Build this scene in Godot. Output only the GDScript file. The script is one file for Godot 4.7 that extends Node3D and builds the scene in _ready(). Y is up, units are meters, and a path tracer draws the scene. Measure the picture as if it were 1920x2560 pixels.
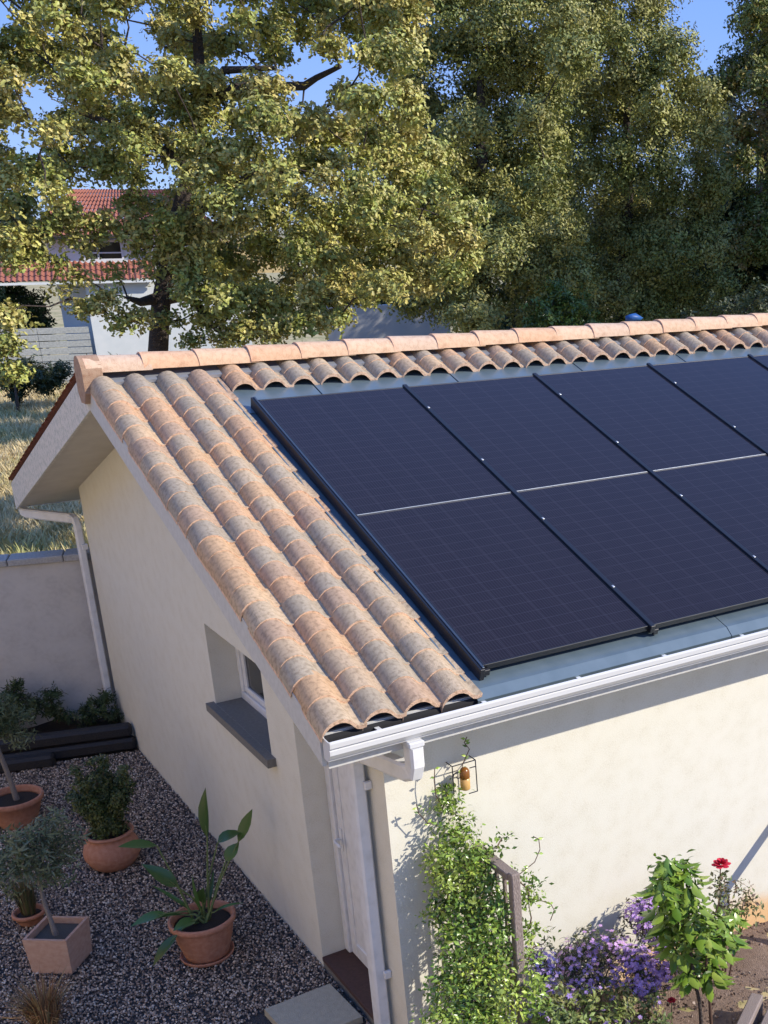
extends Node3D
# A garden garage with canal tiles and solar panels, its gravel yard and flower bed, and the trees and houses behind it.

const H := 3.981          # height of the panel plane above the ridge line
const TA := 0.35          # roof slope 19.3 degrees
const SA := 0.3303
const CA := 0.9439
const XR := 8.15          # far end of the building
const ZF := 3.538         # front wall
const ZB := -3.3145       # back wall
const XO := -0.46         # gable overhang

var rng := RandomNumberGenerator.new()
var M := {}
var used := {}


func _ready() -> void:
	rng.seed = 77
	view_and_light()
	make_materials()
	ground()
	garage()
	gutters()
	solar_array()
	yard()
	pots()
	flower_bed()
	vine_and_lantern()
	background()
	trees()
	added_cream_house()


func view_and_light() -> void:
	var cam := Camera3D.new()
	cam.name = "camera"
	cam.projection = Camera3D.PROJECTION_FRUSTUM
	cam.keep_aspect = Camera3D.KEEP_HEIGHT
	cam.near = 0.1
	cam.far = 600.0
	var f := 3017.83
	cam.size = 2560.0 / f * cam.near
	cam.frustum_offset = Vector2((960.0 - 1659.93) / f, (1704.73 - 1280.0) / f) * cam.near
	cam.position = Vector3(-2.4005, 4.9065, 9.4002)
	cam.rotation_order = EULER_ORDER_YXZ
	cam.rotation = Vector3(-0.3633, -0.6398, -0.0078)
	add_child(cam)
	var env := Environment.new()
	env.background_mode = Environment.BG_SKY
	var sky := Sky.new()
	var sm := ProceduralSkyMaterial.new()
	sm.sky_top_color = Color(0.40, 0.56, 0.85)
	sm.sky_horizon_color = Color(0.64, 0.74, 0.89)
	sm.sky_curve = 0.06
	sm.sky_energy_multiplier = 1.15
	sm.ground_horizon_color = Color(0.64, 0.60, 0.48)
	sm.ground_bottom_color = Color(0.45, 0.42, 0.33)
	sm.sun_angle_max = 20.0
	sm.sun_curve = 0.1
	sky.sky_material = sm
	env.sky = sky
	env.tonemap_mode = Environment.TONE_MAPPER_LINEAR
	env.tonemap_exposure = 1.1
	env.sdfgi_enabled = true
	env.ssao_enabled = true
	env.ssil_enabled = true
	var we := WorldEnvironment.new()
	we.name = "world_environment"
	we.environment = env
	add_child(we)
	var sun := DirectionalLight3D.new()
	sun.name = "sun"
	sun.light_energy = 1.55
	sun.light_color = Color(1.0, 0.965, 0.90)
	sun.light_angular_distance = 0.5
	sun.shadow_enabled = true
	add_child(sun)
	sun.look_at_from_position(Vector3(10.9, 10.0, 10.5), Vector3.ZERO, Vector3.UP)


# ---------------------------------------------------------------- materials
func noise_bytes(size: int, freq: float, sd: int, oct: int, type := FastNoiseLite.TYPE_SIMPLEX_SMOOTH) -> PackedByteArray:
	var n := FastNoiseLite.new()
	n.seed = sd
	n.noise_type = type
	n.frequency = freq
	n.fractal_octaves = oct
	var im := n.get_seamless_image(size, size)
	im.convert(Image.FORMAT_L8)
	return im.get_data()


# layers: [frequency, seed, octaves, weight]; stops: offset -> colour (linear values)
func ramp_tex(size: int, layers: Array, stops: Array, type := FastNoiseLite.TYPE_SIMPLEX_SMOOTH) -> ImageTexture:
	var g := Gradient.new()
	g.offsets = PackedFloat32Array(stops.map(func(a): return a[0]))
	g.colors = PackedColorArray(stops.map(func(a): return a[1]))
	var lut := PackedByteArray()
	for i in 256:
		var c := g.sample(i / 255.0).linear_to_srgb()
		lut.append(clampi(int(c.r * 255.0 + 0.5), 0, 255))
		lut.append(clampi(int(c.g * 255.0 + 0.5), 0, 255))
		lut.append(clampi(int(c.b * 255.0 + 0.5), 0, 255))
	var bytes := []
	for l in layers:
		bytes.append(noise_bytes(size, l[0], l[1], l[2], type))
	var out := PackedByteArray()
	out.resize(size * size * 3)
	for i in size * size:
		var v := 0.0
		for k in layers.size():
			v += bytes[k][i] * layers[k][3]
		var j := clampi(int(v), 0, 255) * 3
		out[i * 3] = lut[j]
		out[i * 3 + 1] = lut[j + 1]
		out[i * 3 + 2] = lut[j + 2]
	return ImageTexture.create_from_image(Image.create_from_data(size, size, false, Image.FORMAT_RGB8, out))


func height_tex(size: int, freq: float, sd: int, oct: int, type := FastNoiseLite.TYPE_SIMPLEX_SMOOTH) -> ImageTexture:
	return ImageTexture.create_from_image(Image.create_from_data(size, size, false, Image.FORMAT_L8, noise_bytes(size, freq, sd, oct, type)))


func lin(r: float, g: float, b: float) -> Color:
	return Color(r, g, b).linear_to_srgb()


func mat(c: Color, rough: float, metal := 0.0, vcol := false) -> StandardMaterial3D:
	var m := StandardMaterial3D.new()
	m.albedo_color = c.linear_to_srgb()
	m.roughness = rough
	m.metallic = metal
	m.vertex_color_use_as_albedo = vcol
	return m


func tri_mat(tex: Texture2D, scale: float, rough: float, bump: Texture2D = null, depth := 0.0, vcol := false) -> StandardMaterial3D:
	var m := mat(Color(1, 1, 1), rough, 0.0, vcol)
	m.albedo_texture = tex
	m.uv1_triplanar = true
	m.uv1_world_triplanar = true
	m.uv1_scale = Vector3.ONE * scale
	if bump:
		m.heightmap_enabled = true
		m.heightmap_texture = bump
		m.heightmap_scale = depth
	return m


func leaf_mat(rough := 0.5, back := 0.5) -> StandardMaterial3D:
	var m := mat(Color(1, 1, 1), rough, 0.0, true)
	m.backlight_enabled = true
	m.backlight = Color(back, back, back)
	m.cull_mode = BaseMaterial3D.CULL_DISABLED
	return m


func make_materials() -> void:
	var fine := height_tex(512, 0.11, 3, 3)
	var mid := height_tex(512, 0.03, 4, 4)
	var grain := height_tex(512, 0.38, 8, 2)
	M.stucco = tri_mat(ramp_tex(512, [[0.16, 5, 2, 0.55], [0.012, 6, 4, 0.45]], [[0.0, Color(0.58, 0.545, 0.445)], [0.3, Color(0.69, 0.655, 0.545)], [0.55, Color(0.73, 0.70, 0.60)], [1.0, Color(0.75, 0.725, 0.625)]]), 0.9, 0.95, grain, 0.12, true)
	M.cream = tri_mat(ramp_tex(256, [[0.03, 205, 4, 1.0]], [[0.0, Color(0.68, 0.53, 0.33)], [1.0, Color(0.78, 0.62, 0.41)]]), 0.5, 0.95)
	M.boundary = tri_mat(ramp_tex(512, [[0.05, 15, 3, 0.4], [0.009, 16, 4, 0.6]], [[0.0, Color(0.43, 0.40, 0.365)], [0.5, Color(0.55, 0.52, 0.48)], [1.0, Color(0.60, 0.57, 0.525)]]), 0.7, 0.95, grain, 0.2)
	M.coping = tri_mat(ramp_tex(256, [[0.06, 21, 4, 1.0]], [[0.0, Color(0.30, 0.29, 0.275)], [0.6, Color(0.40, 0.39, 0.37)], [1.0, Color(0.48, 0.465, 0.44)]]), 2.0, 0.85, mid, 0.3)
	M.tile = tri_mat(ramp_tex(512, [[0.14, 31, 3, 0.3], [0.022, 32, 5, 0.7]], [[0.0, Color(0.42, 0.385, 0.34)], [0.36, Color(0.68, 0.65, 0.61)], [0.47, Color(0.93, 0.915, 0.89)], [0.56, Color(1.0, 0.99, 0.97)], [1.0, Color(1, 1, 1)]]), 2.6, 0.88, fine, 0.35, true)
	M.ridge = tri_mat(ramp_tex(512, [[0.10, 41, 3, 0.4], [0.02, 42, 4, 0.6]], [[0.0, Color(0.55, 0.40, 0.36)], [0.36, Color(0.82, 0.74, 0.70)], [0.55, Color(0.98, 0.96, 0.95)], [1.0, Color(1, 1, 1)]]), 1.9, 0.85, fine, 0.25, true)
	M.fascia = tri_mat(ramp_tex(256, [[0.05, 51, 3, 1.0]], [[0.0, Color(0.48, 0.475, 0.45)], [1.0, Color(0.58, 0.575, 0.55)]]), 1.5, 0.7)
	M.dappled_fascia = tri_mat(ramp_tex(512, [[0.09, 53, 3, 0.5], [0.02, 54, 4, 0.5]], [[0.0, Color(0.26, 0.27, 0.22)], [0.4, Color(0.50, 0.50, 0.43)], [0.55, Color(0.66, 0.62, 0.55)], [1.0, Color(0.74, 0.68, 0.60)]]), 1.6, 0.8, mid, 0.2)  # mottled tones put dappled leaf shade into the board colour
	M.soffit = tri_mat(ramp_tex(256, [[0.02, 55, 4, 1.0]], [[0.0, Color(0.50, 0.46, 0.40)], [1.0, Color(0.60, 0.56, 0.49)]]), 0.8, 0.8)
	M.white = mat(Color(0.66, 0.66, 0.66), 0.35)
	M.pvc = tri_mat(ramp_tex(256, [[0.03, 57, 4, 1.0]], [[0.0, Color(0.66, 0.66, 0.65)], [0.5, Color(0.76, 0.76, 0.76)], [1.0, Color(0.80, 0.80, 0.80)]]), 1.2, 0.4)
	M.flashing = tri_mat(ramp_tex(256, [[0.02, 61, 4, 1.0]], [[0.0, Color(0.11, 0.155, 0.185)], [1.0, Color(0.16, 0.21, 0.245)]]), 1.0, 0.3)
	M.flashing.metallic = 0.25
	M.zinc = mat(Color(0.42, 0.44, 0.48), 0.4, 0.5)
	M.black_metal = mat(Color(0.010, 0.0105, 0.015), 0.45, 0.0)
	M.edge_metal = mat(Color(0.07, 0.09, 0.12), 0.4, 0.5)
	M.silver = mat(Color(0.62, 0.63, 0.66), 0.35, 0.6)
	M.joint = mat(Color(0.40, 0.42, 0.46), 0.4, 0.3)
	M.deck = mat(Color(0.10, 0.10, 0.11), 0.9)
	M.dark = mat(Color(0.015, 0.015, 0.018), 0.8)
	M.glass = mat(Color(0.012, 0.014, 0.018), 0.04)
	M.sill = tri_mat(ramp_tex(256, [[0.06, 63, 4, 1.0]], [[0.0, Color(0.15, 0.14, 0.125)], [1.0, Color(0.20, 0.19, 0.17)]]), 2.0, 0.85, fine, 0.2)
	M.step = tri_mat(ramp_tex(256, [[0.05, 64, 4, 1.0]], [[0.0, Color(0.050, 0.022, 0.018)], [1.0, Color(0.085, 0.036, 0.028)]]), 2.0, 0.6, mid, 0.1)
	M.slab = tri_mat(ramp_tex(256, [[0.05, 65, 4, 0.7], [0.2, 66, 2, 0.3]], [[0.0, Color(0.34, 0.31, 0.235)], [1.0, Color(0.45, 0.415, 0.32)]]), 1.5, 0.85, fine, 0.2)
	M.clay = tri_mat(ramp_tex(256, [[0.03, 71, 4, 0.7], [0.2, 72, 2, 0.3]], [[0.0, Color(0.32, 0.135, 0.085)], [0.42, Color(0.43, 0.19, 0.115)], [0.62, Color(0.47, 0.225, 0.145)], [1.0, Color(0.58, 0.36, 0.26)]]), 2.6, 0.85, fine, 0.2)
	M.box = tri_mat(ramp_tex(256, [[0.03, 73, 4, 0.7], [0.2, 74, 2, 0.3]], [[0.0, Color(0.42, 0.24, 0.17)], [0.5, Color(0.54, 0.34, 0.25)], [1.0, Color(0.62, 0.44, 0.34)]]), 3.0, 0.85, fine, 0.2)
	M.soil = tri_mat(ramp_tex(256, [[0.12, 75, 3, 1.0]], [[0.0, Color(0.012, 0.009, 0.008)], [1.0, Color(0.05, 0.038, 0.03)]]), 4.0, 0.95, fine, 1.0)
	M.bed_soil = tri_mat(ramp_tex(512, [[0.12, 76, 3, 0.6], [0.02, 77, 3, 0.4]], [[0.0, Color(0.10, 0.065, 0.048)], [0.45, Color(0.24, 0.165, 0.125)], [1.0, Color(0.38, 0.28, 0.22)]]), 2.0, 0.95, fine, 1.5)
	M.gravel_base = tri_mat(ramp_tex(256, [[0.15, 78, 3, 1.0]], [[0.0, Color(0.03, 0.028, 0.03)], [1.0, Color(0.13, 0.12, 0.12)]]), 3.0, 0.95, fine, 1.0)
	M.pebble = mat(Color(1, 1, 1), 0.7, 0.0, true)
	M.paving = tri_mat(ramp_tex(256, [[0.05, 165, 4, 1.0]], [[0.0, Color(0.40, 0.36, 0.29)], [1.0, Color(0.50, 0.455, 0.37)]]), 0.8, 0.9)
	M.field = tri_mat(ramp_tex(512, [[0.10, 81, 3, 0.4], [0.012, 82, 4, 0.6]], [[0.0, Color(0.14, 0.15, 0.05)], [0.38, Color(0.30, 0.27, 0.11)], [0.55, Color(0.46, 0.37, 0.19)], [1.0, Color(0.55, 0.45, 0.27)]]), 0.12, 0.95, mid, 4.0)
	M.timber = tri_mat(ramp_tex(256, [[0.05, 83, 4, 1.0]], [[0.0, Color(0.008, 0.008, 0.010)], [1.0, Color(0.028, 0.027, 0.030)]]), 3.0, 0.7, mid, 0.4)
	M.grey_wood = tri_mat(ramp_tex(256, [[0.06, 84, 4, 0.7], [0.2, 85, 2, 0.3]], [[0.0, Color(0.14, 0.10, 0.085)], [0.5, Color(0.27, 0.215, 0.19)], [1.0, Color(0.42, 0.36, 0.33)]]), 4.0, 0.9, mid, 0.4)
	M.grey_wood.uv1_scale = Vector3(9, 2, 9)
	M.fence = tri_mat(ramp_tex(256, [[0.06, 86, 4, 1.0]], [[0.0, Color(0.30, 0.31, 0.29)], [1.0, Color(0.50, 0.51, 0.48)]]), 0.8, 0.9)
	M.bark = tri_mat(ramp_tex(256, [[0.08, 87, 4, 1.0]], [[0.0, Color(0.030, 0.022, 0.018)], [1.0, Color(0.11, 0.085, 0.07)]]), 2.0, 0.95, mid, 2.5)
	M.pale_bark = tri_mat(ramp_tex(256, [[0.08, 88, 4, 1.0]], [[0.0, Color(0.16, 0.14, 0.13)], [1.0, Color(0.30, 0.27, 0.25)]]), 4.0, 0.95, mid, 0.6)
	M.stem = mat(Color(0.10, 0.055, 0.035), 0.8)
	M.green_stem = mat(Color(0.12, 0.16, 0.05), 0.6)
	M.leaf = leaf_mat(0.5, 0.38)
	M.soft_leaf = leaf_mat(0.65, 0.6)
	M.gloss_leaf = leaf_mat(0.3, 0.35)
	M.petal = leaf_mat(0.7, 0.5)
	M.white_wall = tri_mat(ramp_tex(256, [[0.02, 91, 4, 1.0]], [[0.0, Color(0.66, 0.69, 0.67)], [1.0, Color(0.78, 0.79, 0.76)]]), 0.3, 0.95)
	M.grey_wall = tri_mat(ramp_tex(256, [[0.02, 92, 4, 1.0]], [[0.0, Color(0.42, 0.42, 0.43)], [1.0, Color(0.55, 0.54, 0.53)]]), 0.3, 0.95)
	M.ochre = mat(Color(0.60, 0.45, 0.22), 0.9)
	M.red_roof = tri_mat(ramp_tex(256, [[0.08, 93, 4, 1.0]], [[0.0, Color(0.22, 0.075, 0.05)], [0.5, Color(0.32, 0.11, 0.07)], [1.0, Color(0.40, 0.16, 0.10)]]), 0.7, 0.85)
	M.blue = mat(Color(0.02, 0.10, 0.32), 0.5)
	M.wire = mat(Color(0.02, 0.022, 0.04), 0.5, 0.6)
	M.amber = mat(Color(0.22, 0.085, 0.015), 0.25)
	M.amber_pale = mat(Color(0.60, 0.36, 0.12), 0.25)
	M.steel = mat(Color(0.5, 0.5, 0.5), 0.35, 0.7)


# ---------------------------------------------------------------- naming
func put(called: String, mesh: Mesh, parent: Node = self, xf := Transform3D.IDENTITY) -> MeshInstance3D:
	var o := MeshInstance3D.new()
	o.name = called
	o.mesh = mesh
	o.transform = xf
	parent.add_child(o, true)
	return o


func thing(called: String, label: String, category: String, at := Vector3.ZERO, group := "") -> Node3D:
	var o := Node3D.new()
	o.name = called
	add_child(o, true)
	o.position = at
	tag(o, label, category, group)
	return o


func tag(o: Node, label: String, category: String, group := "") -> void:
	o.set_meta("label", label)
	o.set_meta("category", category)
	if group:
		o.set_meta("group", group)


func structure(called: String, mesh: Mesh, label := "", category := "") -> MeshInstance3D:
	var o := put(called, mesh)
	o.set_meta("kind", "structure")
	if label:
		tag(o, label, category)
	return o


# ---------------------------------------------------------------- mesh building
func S(smooth := false) -> SurfaceTool:
	var s := SurfaceTool.new()
	s.begin(Mesh.PRIMITIVE_TRIANGLES)
	s.set_smooth_group(0 if smooth else -1)
	return s


func done(s: SurfaceTool, m: Material) -> ArrayMesh:
	s.generate_normals()
	var a := s.commit()
	a.surface_set_material(0, m)
	return a


func tri(s: SurfaceTool, a: Vector3, b: Vector3, c: Vector3) -> void:   # counter-clockwise seen from outside
	s.add_vertex(a)
	s.add_vertex(c)
	s.add_vertex(b)


func quad(s: SurfaceTool, a: Vector3, b: Vector3, c: Vector3, d: Vector3) -> void:
	tri(s, a, b, c)
	tri(s, a, c, d)


func face(s: SurfaceTool, p: Array, out: Vector3) -> void:
	var n: Vector3 = (p[1] - p[0]).cross(p[2] - p[0])
	if n.dot(out) < 0.0:
		p.reverse()
	for i in range(1, p.size() - 1):
		tri(s, p[0], p[i], p[i + 1])


func box(s: SurfaceTool, xf: Transform3D, sz: Vector3, b := 0.0) -> void:
	var h := sz * 0.5
	b = minf(b, minf(h.x, minf(h.y, h.z)) * 0.8)
	var i := h - Vector3.ONE * b
	for ax in 3:
		for sg in [-1.0, 1.0]:
			var n := Vector3.ZERO
			n[ax] = sg
			var u := (ax + 1) % 3
			var v := (ax + 2) % 3
			var pts := []
			for q in [[-1, -1], [1, -1], [1, 1], [-1, 1]]:
				var p := Vector3.ZERO
				p[ax] = sg * h[ax]
				p[u] = q[0] * i[u]
				p[v] = q[1] * i[v]
				pts.append(xf * p)
			face(s, pts, xf.basis * n)
	if b <= 0.0:
		return
	for ax in 3:
		var u := (ax + 1) % 3
		var v := (ax + 2) % 3
		for q in [[-1, -1], [1, -1], [1, 1], [-1, 1]]:
			var pts := []
			for e in [[-1, 0], [1, 0], [1, 1], [-1, 1]]:
				var p := Vector3.ZERO
				p[ax] = e[0] * i[ax]
				p[u] = q[0] * (h[u] if e[1] == 0 else i[u])
				p[v] = q[1] * (i[v] if e[1] == 0 else h[v])
				pts.append(xf * p)
			var n := Vector3.ZERO
			n[u] = q[0]
			n[v] = q[1]
			face(s, pts, xf.basis * n)
	for sx in [-1, 1]:
		for sy in [-1, 1]:
			for sz2 in [-1, 1]:
				face(s, [xf * Vector3(sx * h.x, sy * i.y, sz2 * i.z), xf * Vector3(sx * i.x, sy * h.y, sz2 * i.z), xf * Vector3(sx * i.x, sy * i.y, sz2 * h.z)], xf.basis * Vector3(sx, sy, sz2))


func box_at(s: SurfaceTool, lo: Vector3, hi: Vector3, b := 0.0) -> void:
	box(s, Transform3D(Basis.IDENTITY, (lo + hi) * 0.5), hi - lo, b)


func box_mesh(lo: Vector3, hi: Vector3, m: Material, b := 0.0) -> ArrayMesh:
	var s := S()
	box_at(s, lo, hi, b)
	return done(s, m)


# polygon of (z, y) points pushed along x
func prism_x(s: SurfaceTool, pts: Array, x0: float, x1: float) -> void:
	var poly := PackedVector2Array(pts)
	var idx := Geometry2D.triangulate_polygon(poly)
	for e in [[x0, -1.0], [x1, 1.0]]:
		for k in range(0, idx.size(), 3):
			face(s, [0, 1, 2].map(func(j): return Vector3(e[0], poly[idx[k + j]].y, poly[idx[k + j]].x)), Vector3(e[1], 0, 0))
	var area := 0.0
	for k in poly.size():
		var a := poly[k]
		var b := poly[(k + 1) % poly.size()]
		area += a.x * b.y - b.x * a.y
	for k in poly.size():
		var a := poly[k]
		var b := poly[(k + 1) % poly.size()]
		var n := Vector2(b.y - a.y, -(b.x - a.x)) * signf(area)
		face(s, [Vector3(x0, a.y, a.x), Vector3(x1, a.y, a.x), Vector3(x1, b.y, b.x), Vector3(x0, b.y, b.x)], Vector3(0, n.y, n.x))


func tube(s: SurfaceTool, pts: Array, rads: Array, n := 8, flat := 1.0) -> void:
	var rings := []
	var ref := Vector3.UP
	for k in pts.size():
		var d: Vector3 = (pts[mini(k + 1, pts.size() - 1)] - pts[maxi(k - 1, 0)]).normalized()
		if absf(d.dot(ref)) > 0.95:
			ref = Vector3.RIGHT if absf(d.x) < 0.8 else Vector3.BACK
		var u := d.cross(ref).normalized()
		var v := u.cross(d).normalized()
		ref = v
		var ring := []
		for j in n:
			var a := TAU * j / n
			ring.append(pts[k] + (u * cos(a) + v * sin(a) * flat) * rads[k])
		rings.append(ring)
	s.set_smooth_group(0)
	for k in pts.size() - 1:
		for j in n:
			var j2 := (j + 1) % n
			var mid: Vector3 = (rings[k][j] + rings[k][j2]) * 0.5 - pts[k]
			face(s, [rings[k][j], rings[k][j2], rings[k + 1][j2], rings[k + 1][j]], mid)
	s.set_smooth_group(-1)
	face(s, rings[0].duplicate(), pts[0] - pts[1])
	face(s, rings[-1].duplicate(), pts[-1] - pts[-2])


func lathe(s: SurfaceTool, prof: Array, n := 40, at := Vector3.ZERO) -> void:   # profile from outside bottom up and over; Vector2(radius, y)
	s.set_smooth_group(0)
	for k in prof.size() - 1:
		var a: Vector2 = prof[k]
		var b: Vector2 = prof[k + 1]
		var nr := Vector2(b.y - a.y, -(b.x - a.x))
		for j in n:
			var t := TAU * j / n
			var t2 := TAU * (j + 1) / n
			var o := Vector3(cos((t + t2) / 2) * nr.x, nr.y, sin((t + t2) / 2) * nr.x)
			var p := [at + Vector3(a.x * cos(t), a.y, a.x * sin(t)), at + Vector3(a.x * cos(t2), a.y, a.x * sin(t2)), at + Vector3(b.x * cos(t2), b.y, b.x * sin(t2)), at + Vector3(b.x * cos(t), b.y, b.x * sin(t))]
			if a.x < 0.0001:
				p.remove_at(0)
			elif b.x < 0.0001:
				p.remove_at(3)
			face(s, p, o)
	s.set_smooth_group(-1)


func rf(x: float, v: float, off := 0.0) -> Vector3:   # a point on the front roof slope
	return Vector3(x, H - v * SA + off * CA, v * CA + off * SA)


func roof_xf(x: float, v: float, off := 0.0) -> Transform3D:
	return Transform3D(Basis(Vector3(1, 0, 0), Vector3(0, CA, SA), Vector3(0, -SA, CA)), rf(x, v, off))


func roof_box(s: SurfaceTool, x0: float, x1: float, v0: float, v1: float, o0: float, o1: float, b := 0.0) -> void:
	var t := roof_xf((x0 + x1) / 2, (v0 + v1) / 2, (o0 + o1) / 2)
	box(s, t, Vector3(x1 - x0, o1 - o0, v1 - v0), b)


func ry(z: float, drop: float) -> float:              # height of a line parallel to the slopes
	return H + drop - TA * absf(z)


# ---------------------------------------------------------------- leaves
# a folded leaf from base along d, widths at even steps, curling down
func leaf(s: SurfaceTool, base: Vector3, d: Vector3, up: Vector3, length: float, widths: Array, col: Color, curl := 0.3, fold := 0.25) -> void:
	d = d.normalized()
	var side := d.cross(up).normalized()
	var nrm := side.cross(d).normalized()
	s.set_color(col)
	var n := widths.size()
	var mid := []
	var lft := []
	var rgt := []
	for k in n:
		var t := float(k) / (n - 1)
		var p := base + d * length * t - nrm * curl * length * t * t
		var w: float = widths[k] * length * 0.5
		mid.append(p)
		lft.append(p - side * w + nrm * w * fold)
		rgt.append(p + side * w + nrm * w * fold)
	for k in n - 1:
		if widths[k] > 0.0:
			tri(s, mid[k], lft[k + 1] if widths[k + 1] > 0.0 else mid[k + 1], lft[k])
			tri(s, mid[k], rgt[k], rgt[k + 1] if widths[k + 1] > 0.0 else mid[k + 1])
		if widths[k + 1] > 0.0:
			tri(s, mid[k], mid[k + 1], lft[k + 1])
			tri(s, mid[k], rgt[k + 1], mid[k + 1])


const OAK_SHAPE := [0.0, 0.5, 0.34, 0.62, 0.0]
const OVAL := [0.0, 0.5, 0.0]
const LONG := [0.0, 0.22, 0.2, 0.0]


func clump(count: int, length: float, shape: Array, m: Material, sd: int, spread := 1.0, curl := 0.3) -> ArrayMesh:
	var r := RandomNumberGenerator.new()
	r.seed = sd
	var s := S()
	for k in count:
		var a := TAU * k / count + r.randf_range(-0.5, 0.5)
		var el := r.randf_range(-0.3, 0.9)
		var d := Vector3(cos(a) * cos(el), sin(el), sin(a) * cos(el))
		var base := Vector3(r.randf_range(-1, 1), r.randf_range(-0.5, 0.5), r.randf_range(-1, 1)) * length * 0.6 * spread
		var up := (Vector3.UP + Vector3(r.randf_range(-1, 1), r.randf_range(-1, 1), r.randf_range(-1, 1)) * 0.5).normalized()
		var c := r.randf_range(0.75, 1.2)
		leaf(s, base, d, up, length * r.randf_range(0.75, 1.15), shape, Color(c, c * r.randf_range(0.95, 1.05), c * r.randf_range(0.8, 1.1)), curl)
	return done(s, m)


func multi(called: String, mesh: Mesh, buffer: PackedFloat32Array, parent: Node = self) -> MultiMeshInstance3D:
	var mm := MultiMesh.new()
	mm.transform_format = MultiMesh.TRANSFORM_3D
	mm.use_colors = true
	mm.mesh = mesh
	mm.instance_count = buffer.size() / 16
	mm.buffer = buffer
	var o := MultiMeshInstance3D.new()
	o.name = called
	o.multimesh = mm
	parent.add_child(o, true)
	o.set_meta("kind", "stuff")
	return o


func push(buf: PackedFloat32Array, b: Basis, p: Vector3, c: Color) -> void:
	buf.append_array(PackedFloat32Array([b.x.x, b.y.x, b.z.x, p.x, b.x.y, b.y.y, b.z.y, p.y, b.x.z, b.y.z, b.z.z, p.z, c.r, c.g, c.b, 1.0]))


func unit() -> Vector3:
	var z := rng.randf_range(-1, 1)
	var a := rng.randf_range(0, TAU)
	var q := sqrt(1.0 - z * z)
	return Vector3(q * cos(a), z, q * sin(a))


func aim(up: Vector3) -> Basis:                       # y along up, turned at random
	var a := unit().cross(up).normalized()
	return Basis(a, up, a.cross(up))


# blobs: [x, y, z, radius]; dens: copies per square metre of radius squared
func crown(called: String, parent: Node, blobs: Array, mesh: Mesh, dens: float, palette: Array, smin: float, smax: float, opt := {}) -> MultiMeshInstance3D:
	var buf := PackedFloat32Array()
	var squash: float = opt.get("squash", 0.85)
	var loose: float = opt.get("loose", 1.35)
	var upw: float = opt.get("up", 0.5)
	var power: float = opt.get("power", 0.45)
	var off: Vector3 = opt.get("off", Vector3.ZERO)
	for b in blobs:
		var n := maxi(4, int(dens * b[3] * b[3]))
		var tone: Color = palette[rng.randi() % palette.size()]
		for k in n:
			var d := unit()
			var q: float = b[3] * pow(rng.randf(), power) * rng.randf_range(0.7, loose)
			var p := Vector3(b[0], b[1], b[2]) + Vector3(d.x, d.y * squash, d.z) * q - off
			var nrm := (d * 0.7 + Vector3.UP * upw + unit() * 0.55).normalized()
			var c: Color = palette[rng.randi() % palette.size()].lerp(tone, 0.4)
			var l := rng.randf_range(0.75, 1.25)
			push(buf, aim(nrm).scaled(Vector3.ONE * rng.randf_range(smin, smax)), p, Color(c.r * l, c.g * l, c.b * l))
	return multi(called, mesh, buf, parent)


# twigs that run from a stem line to the blobs
func twigs(called: String, parent: Node, stem: Array, blobs: Array, m: Material, r0: float, r1: float, off := Vector3.ZERO, sides := 5) -> void:
	var s := S()
	var from := stem.duplicate()
	var mid: Vector3 = stem[stem.size() / 2]
	var order := blobs.duplicate()
	order.sort_custom(func(a, b): return (Vector3(a[0], a[1], a[2]) - off).distance_squared_to(mid) < (Vector3(b[0], b[1], b[2]) - off).distance_squared_to(mid))
	for b in order:
		var e := Vector3(b[0], b[1], b[2]) - off
		var best := Vector3.ZERO
		var bd := 1e9
		for q in from:
			var dd: float = e.distance_to(q) + maxf(0.0, q.y - e.y + 0.15 * Vector2(e.x - q.x, e.z - q.z).length()) * 0.8
			if dd < bd:
				bd = dd
				best = q
		var span: float = best.distance_to(e)
		var m1: Vector3 = best.lerp(e, 0.4) + unit() * span * 0.08 + Vector3.UP * span * 0.04
		var m2: Vector3 = best.lerp(e, 0.75) + unit() * span * 0.07 + Vector3.UP * span * 0.04
		tube(s, [best, m1, m2, e], [r0, r0 * 0.7, lerpf(r0, r1, 0.7), r1], sides)
		from.append_array([m1, m2, e])
	put(called, done(s, m), parent).set_meta("kind", "stuff")


func dense(line: Array, step: float) -> Array:
	var out := []
	for k in line.size() - 1:
		var n := maxi(1, int(line[k].distance_to(line[k + 1]) / step))
		for j in n:
			out.append(line[k].lerp(line[k + 1], float(j) / n))
	out.append(line[-1])
	return out


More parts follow.
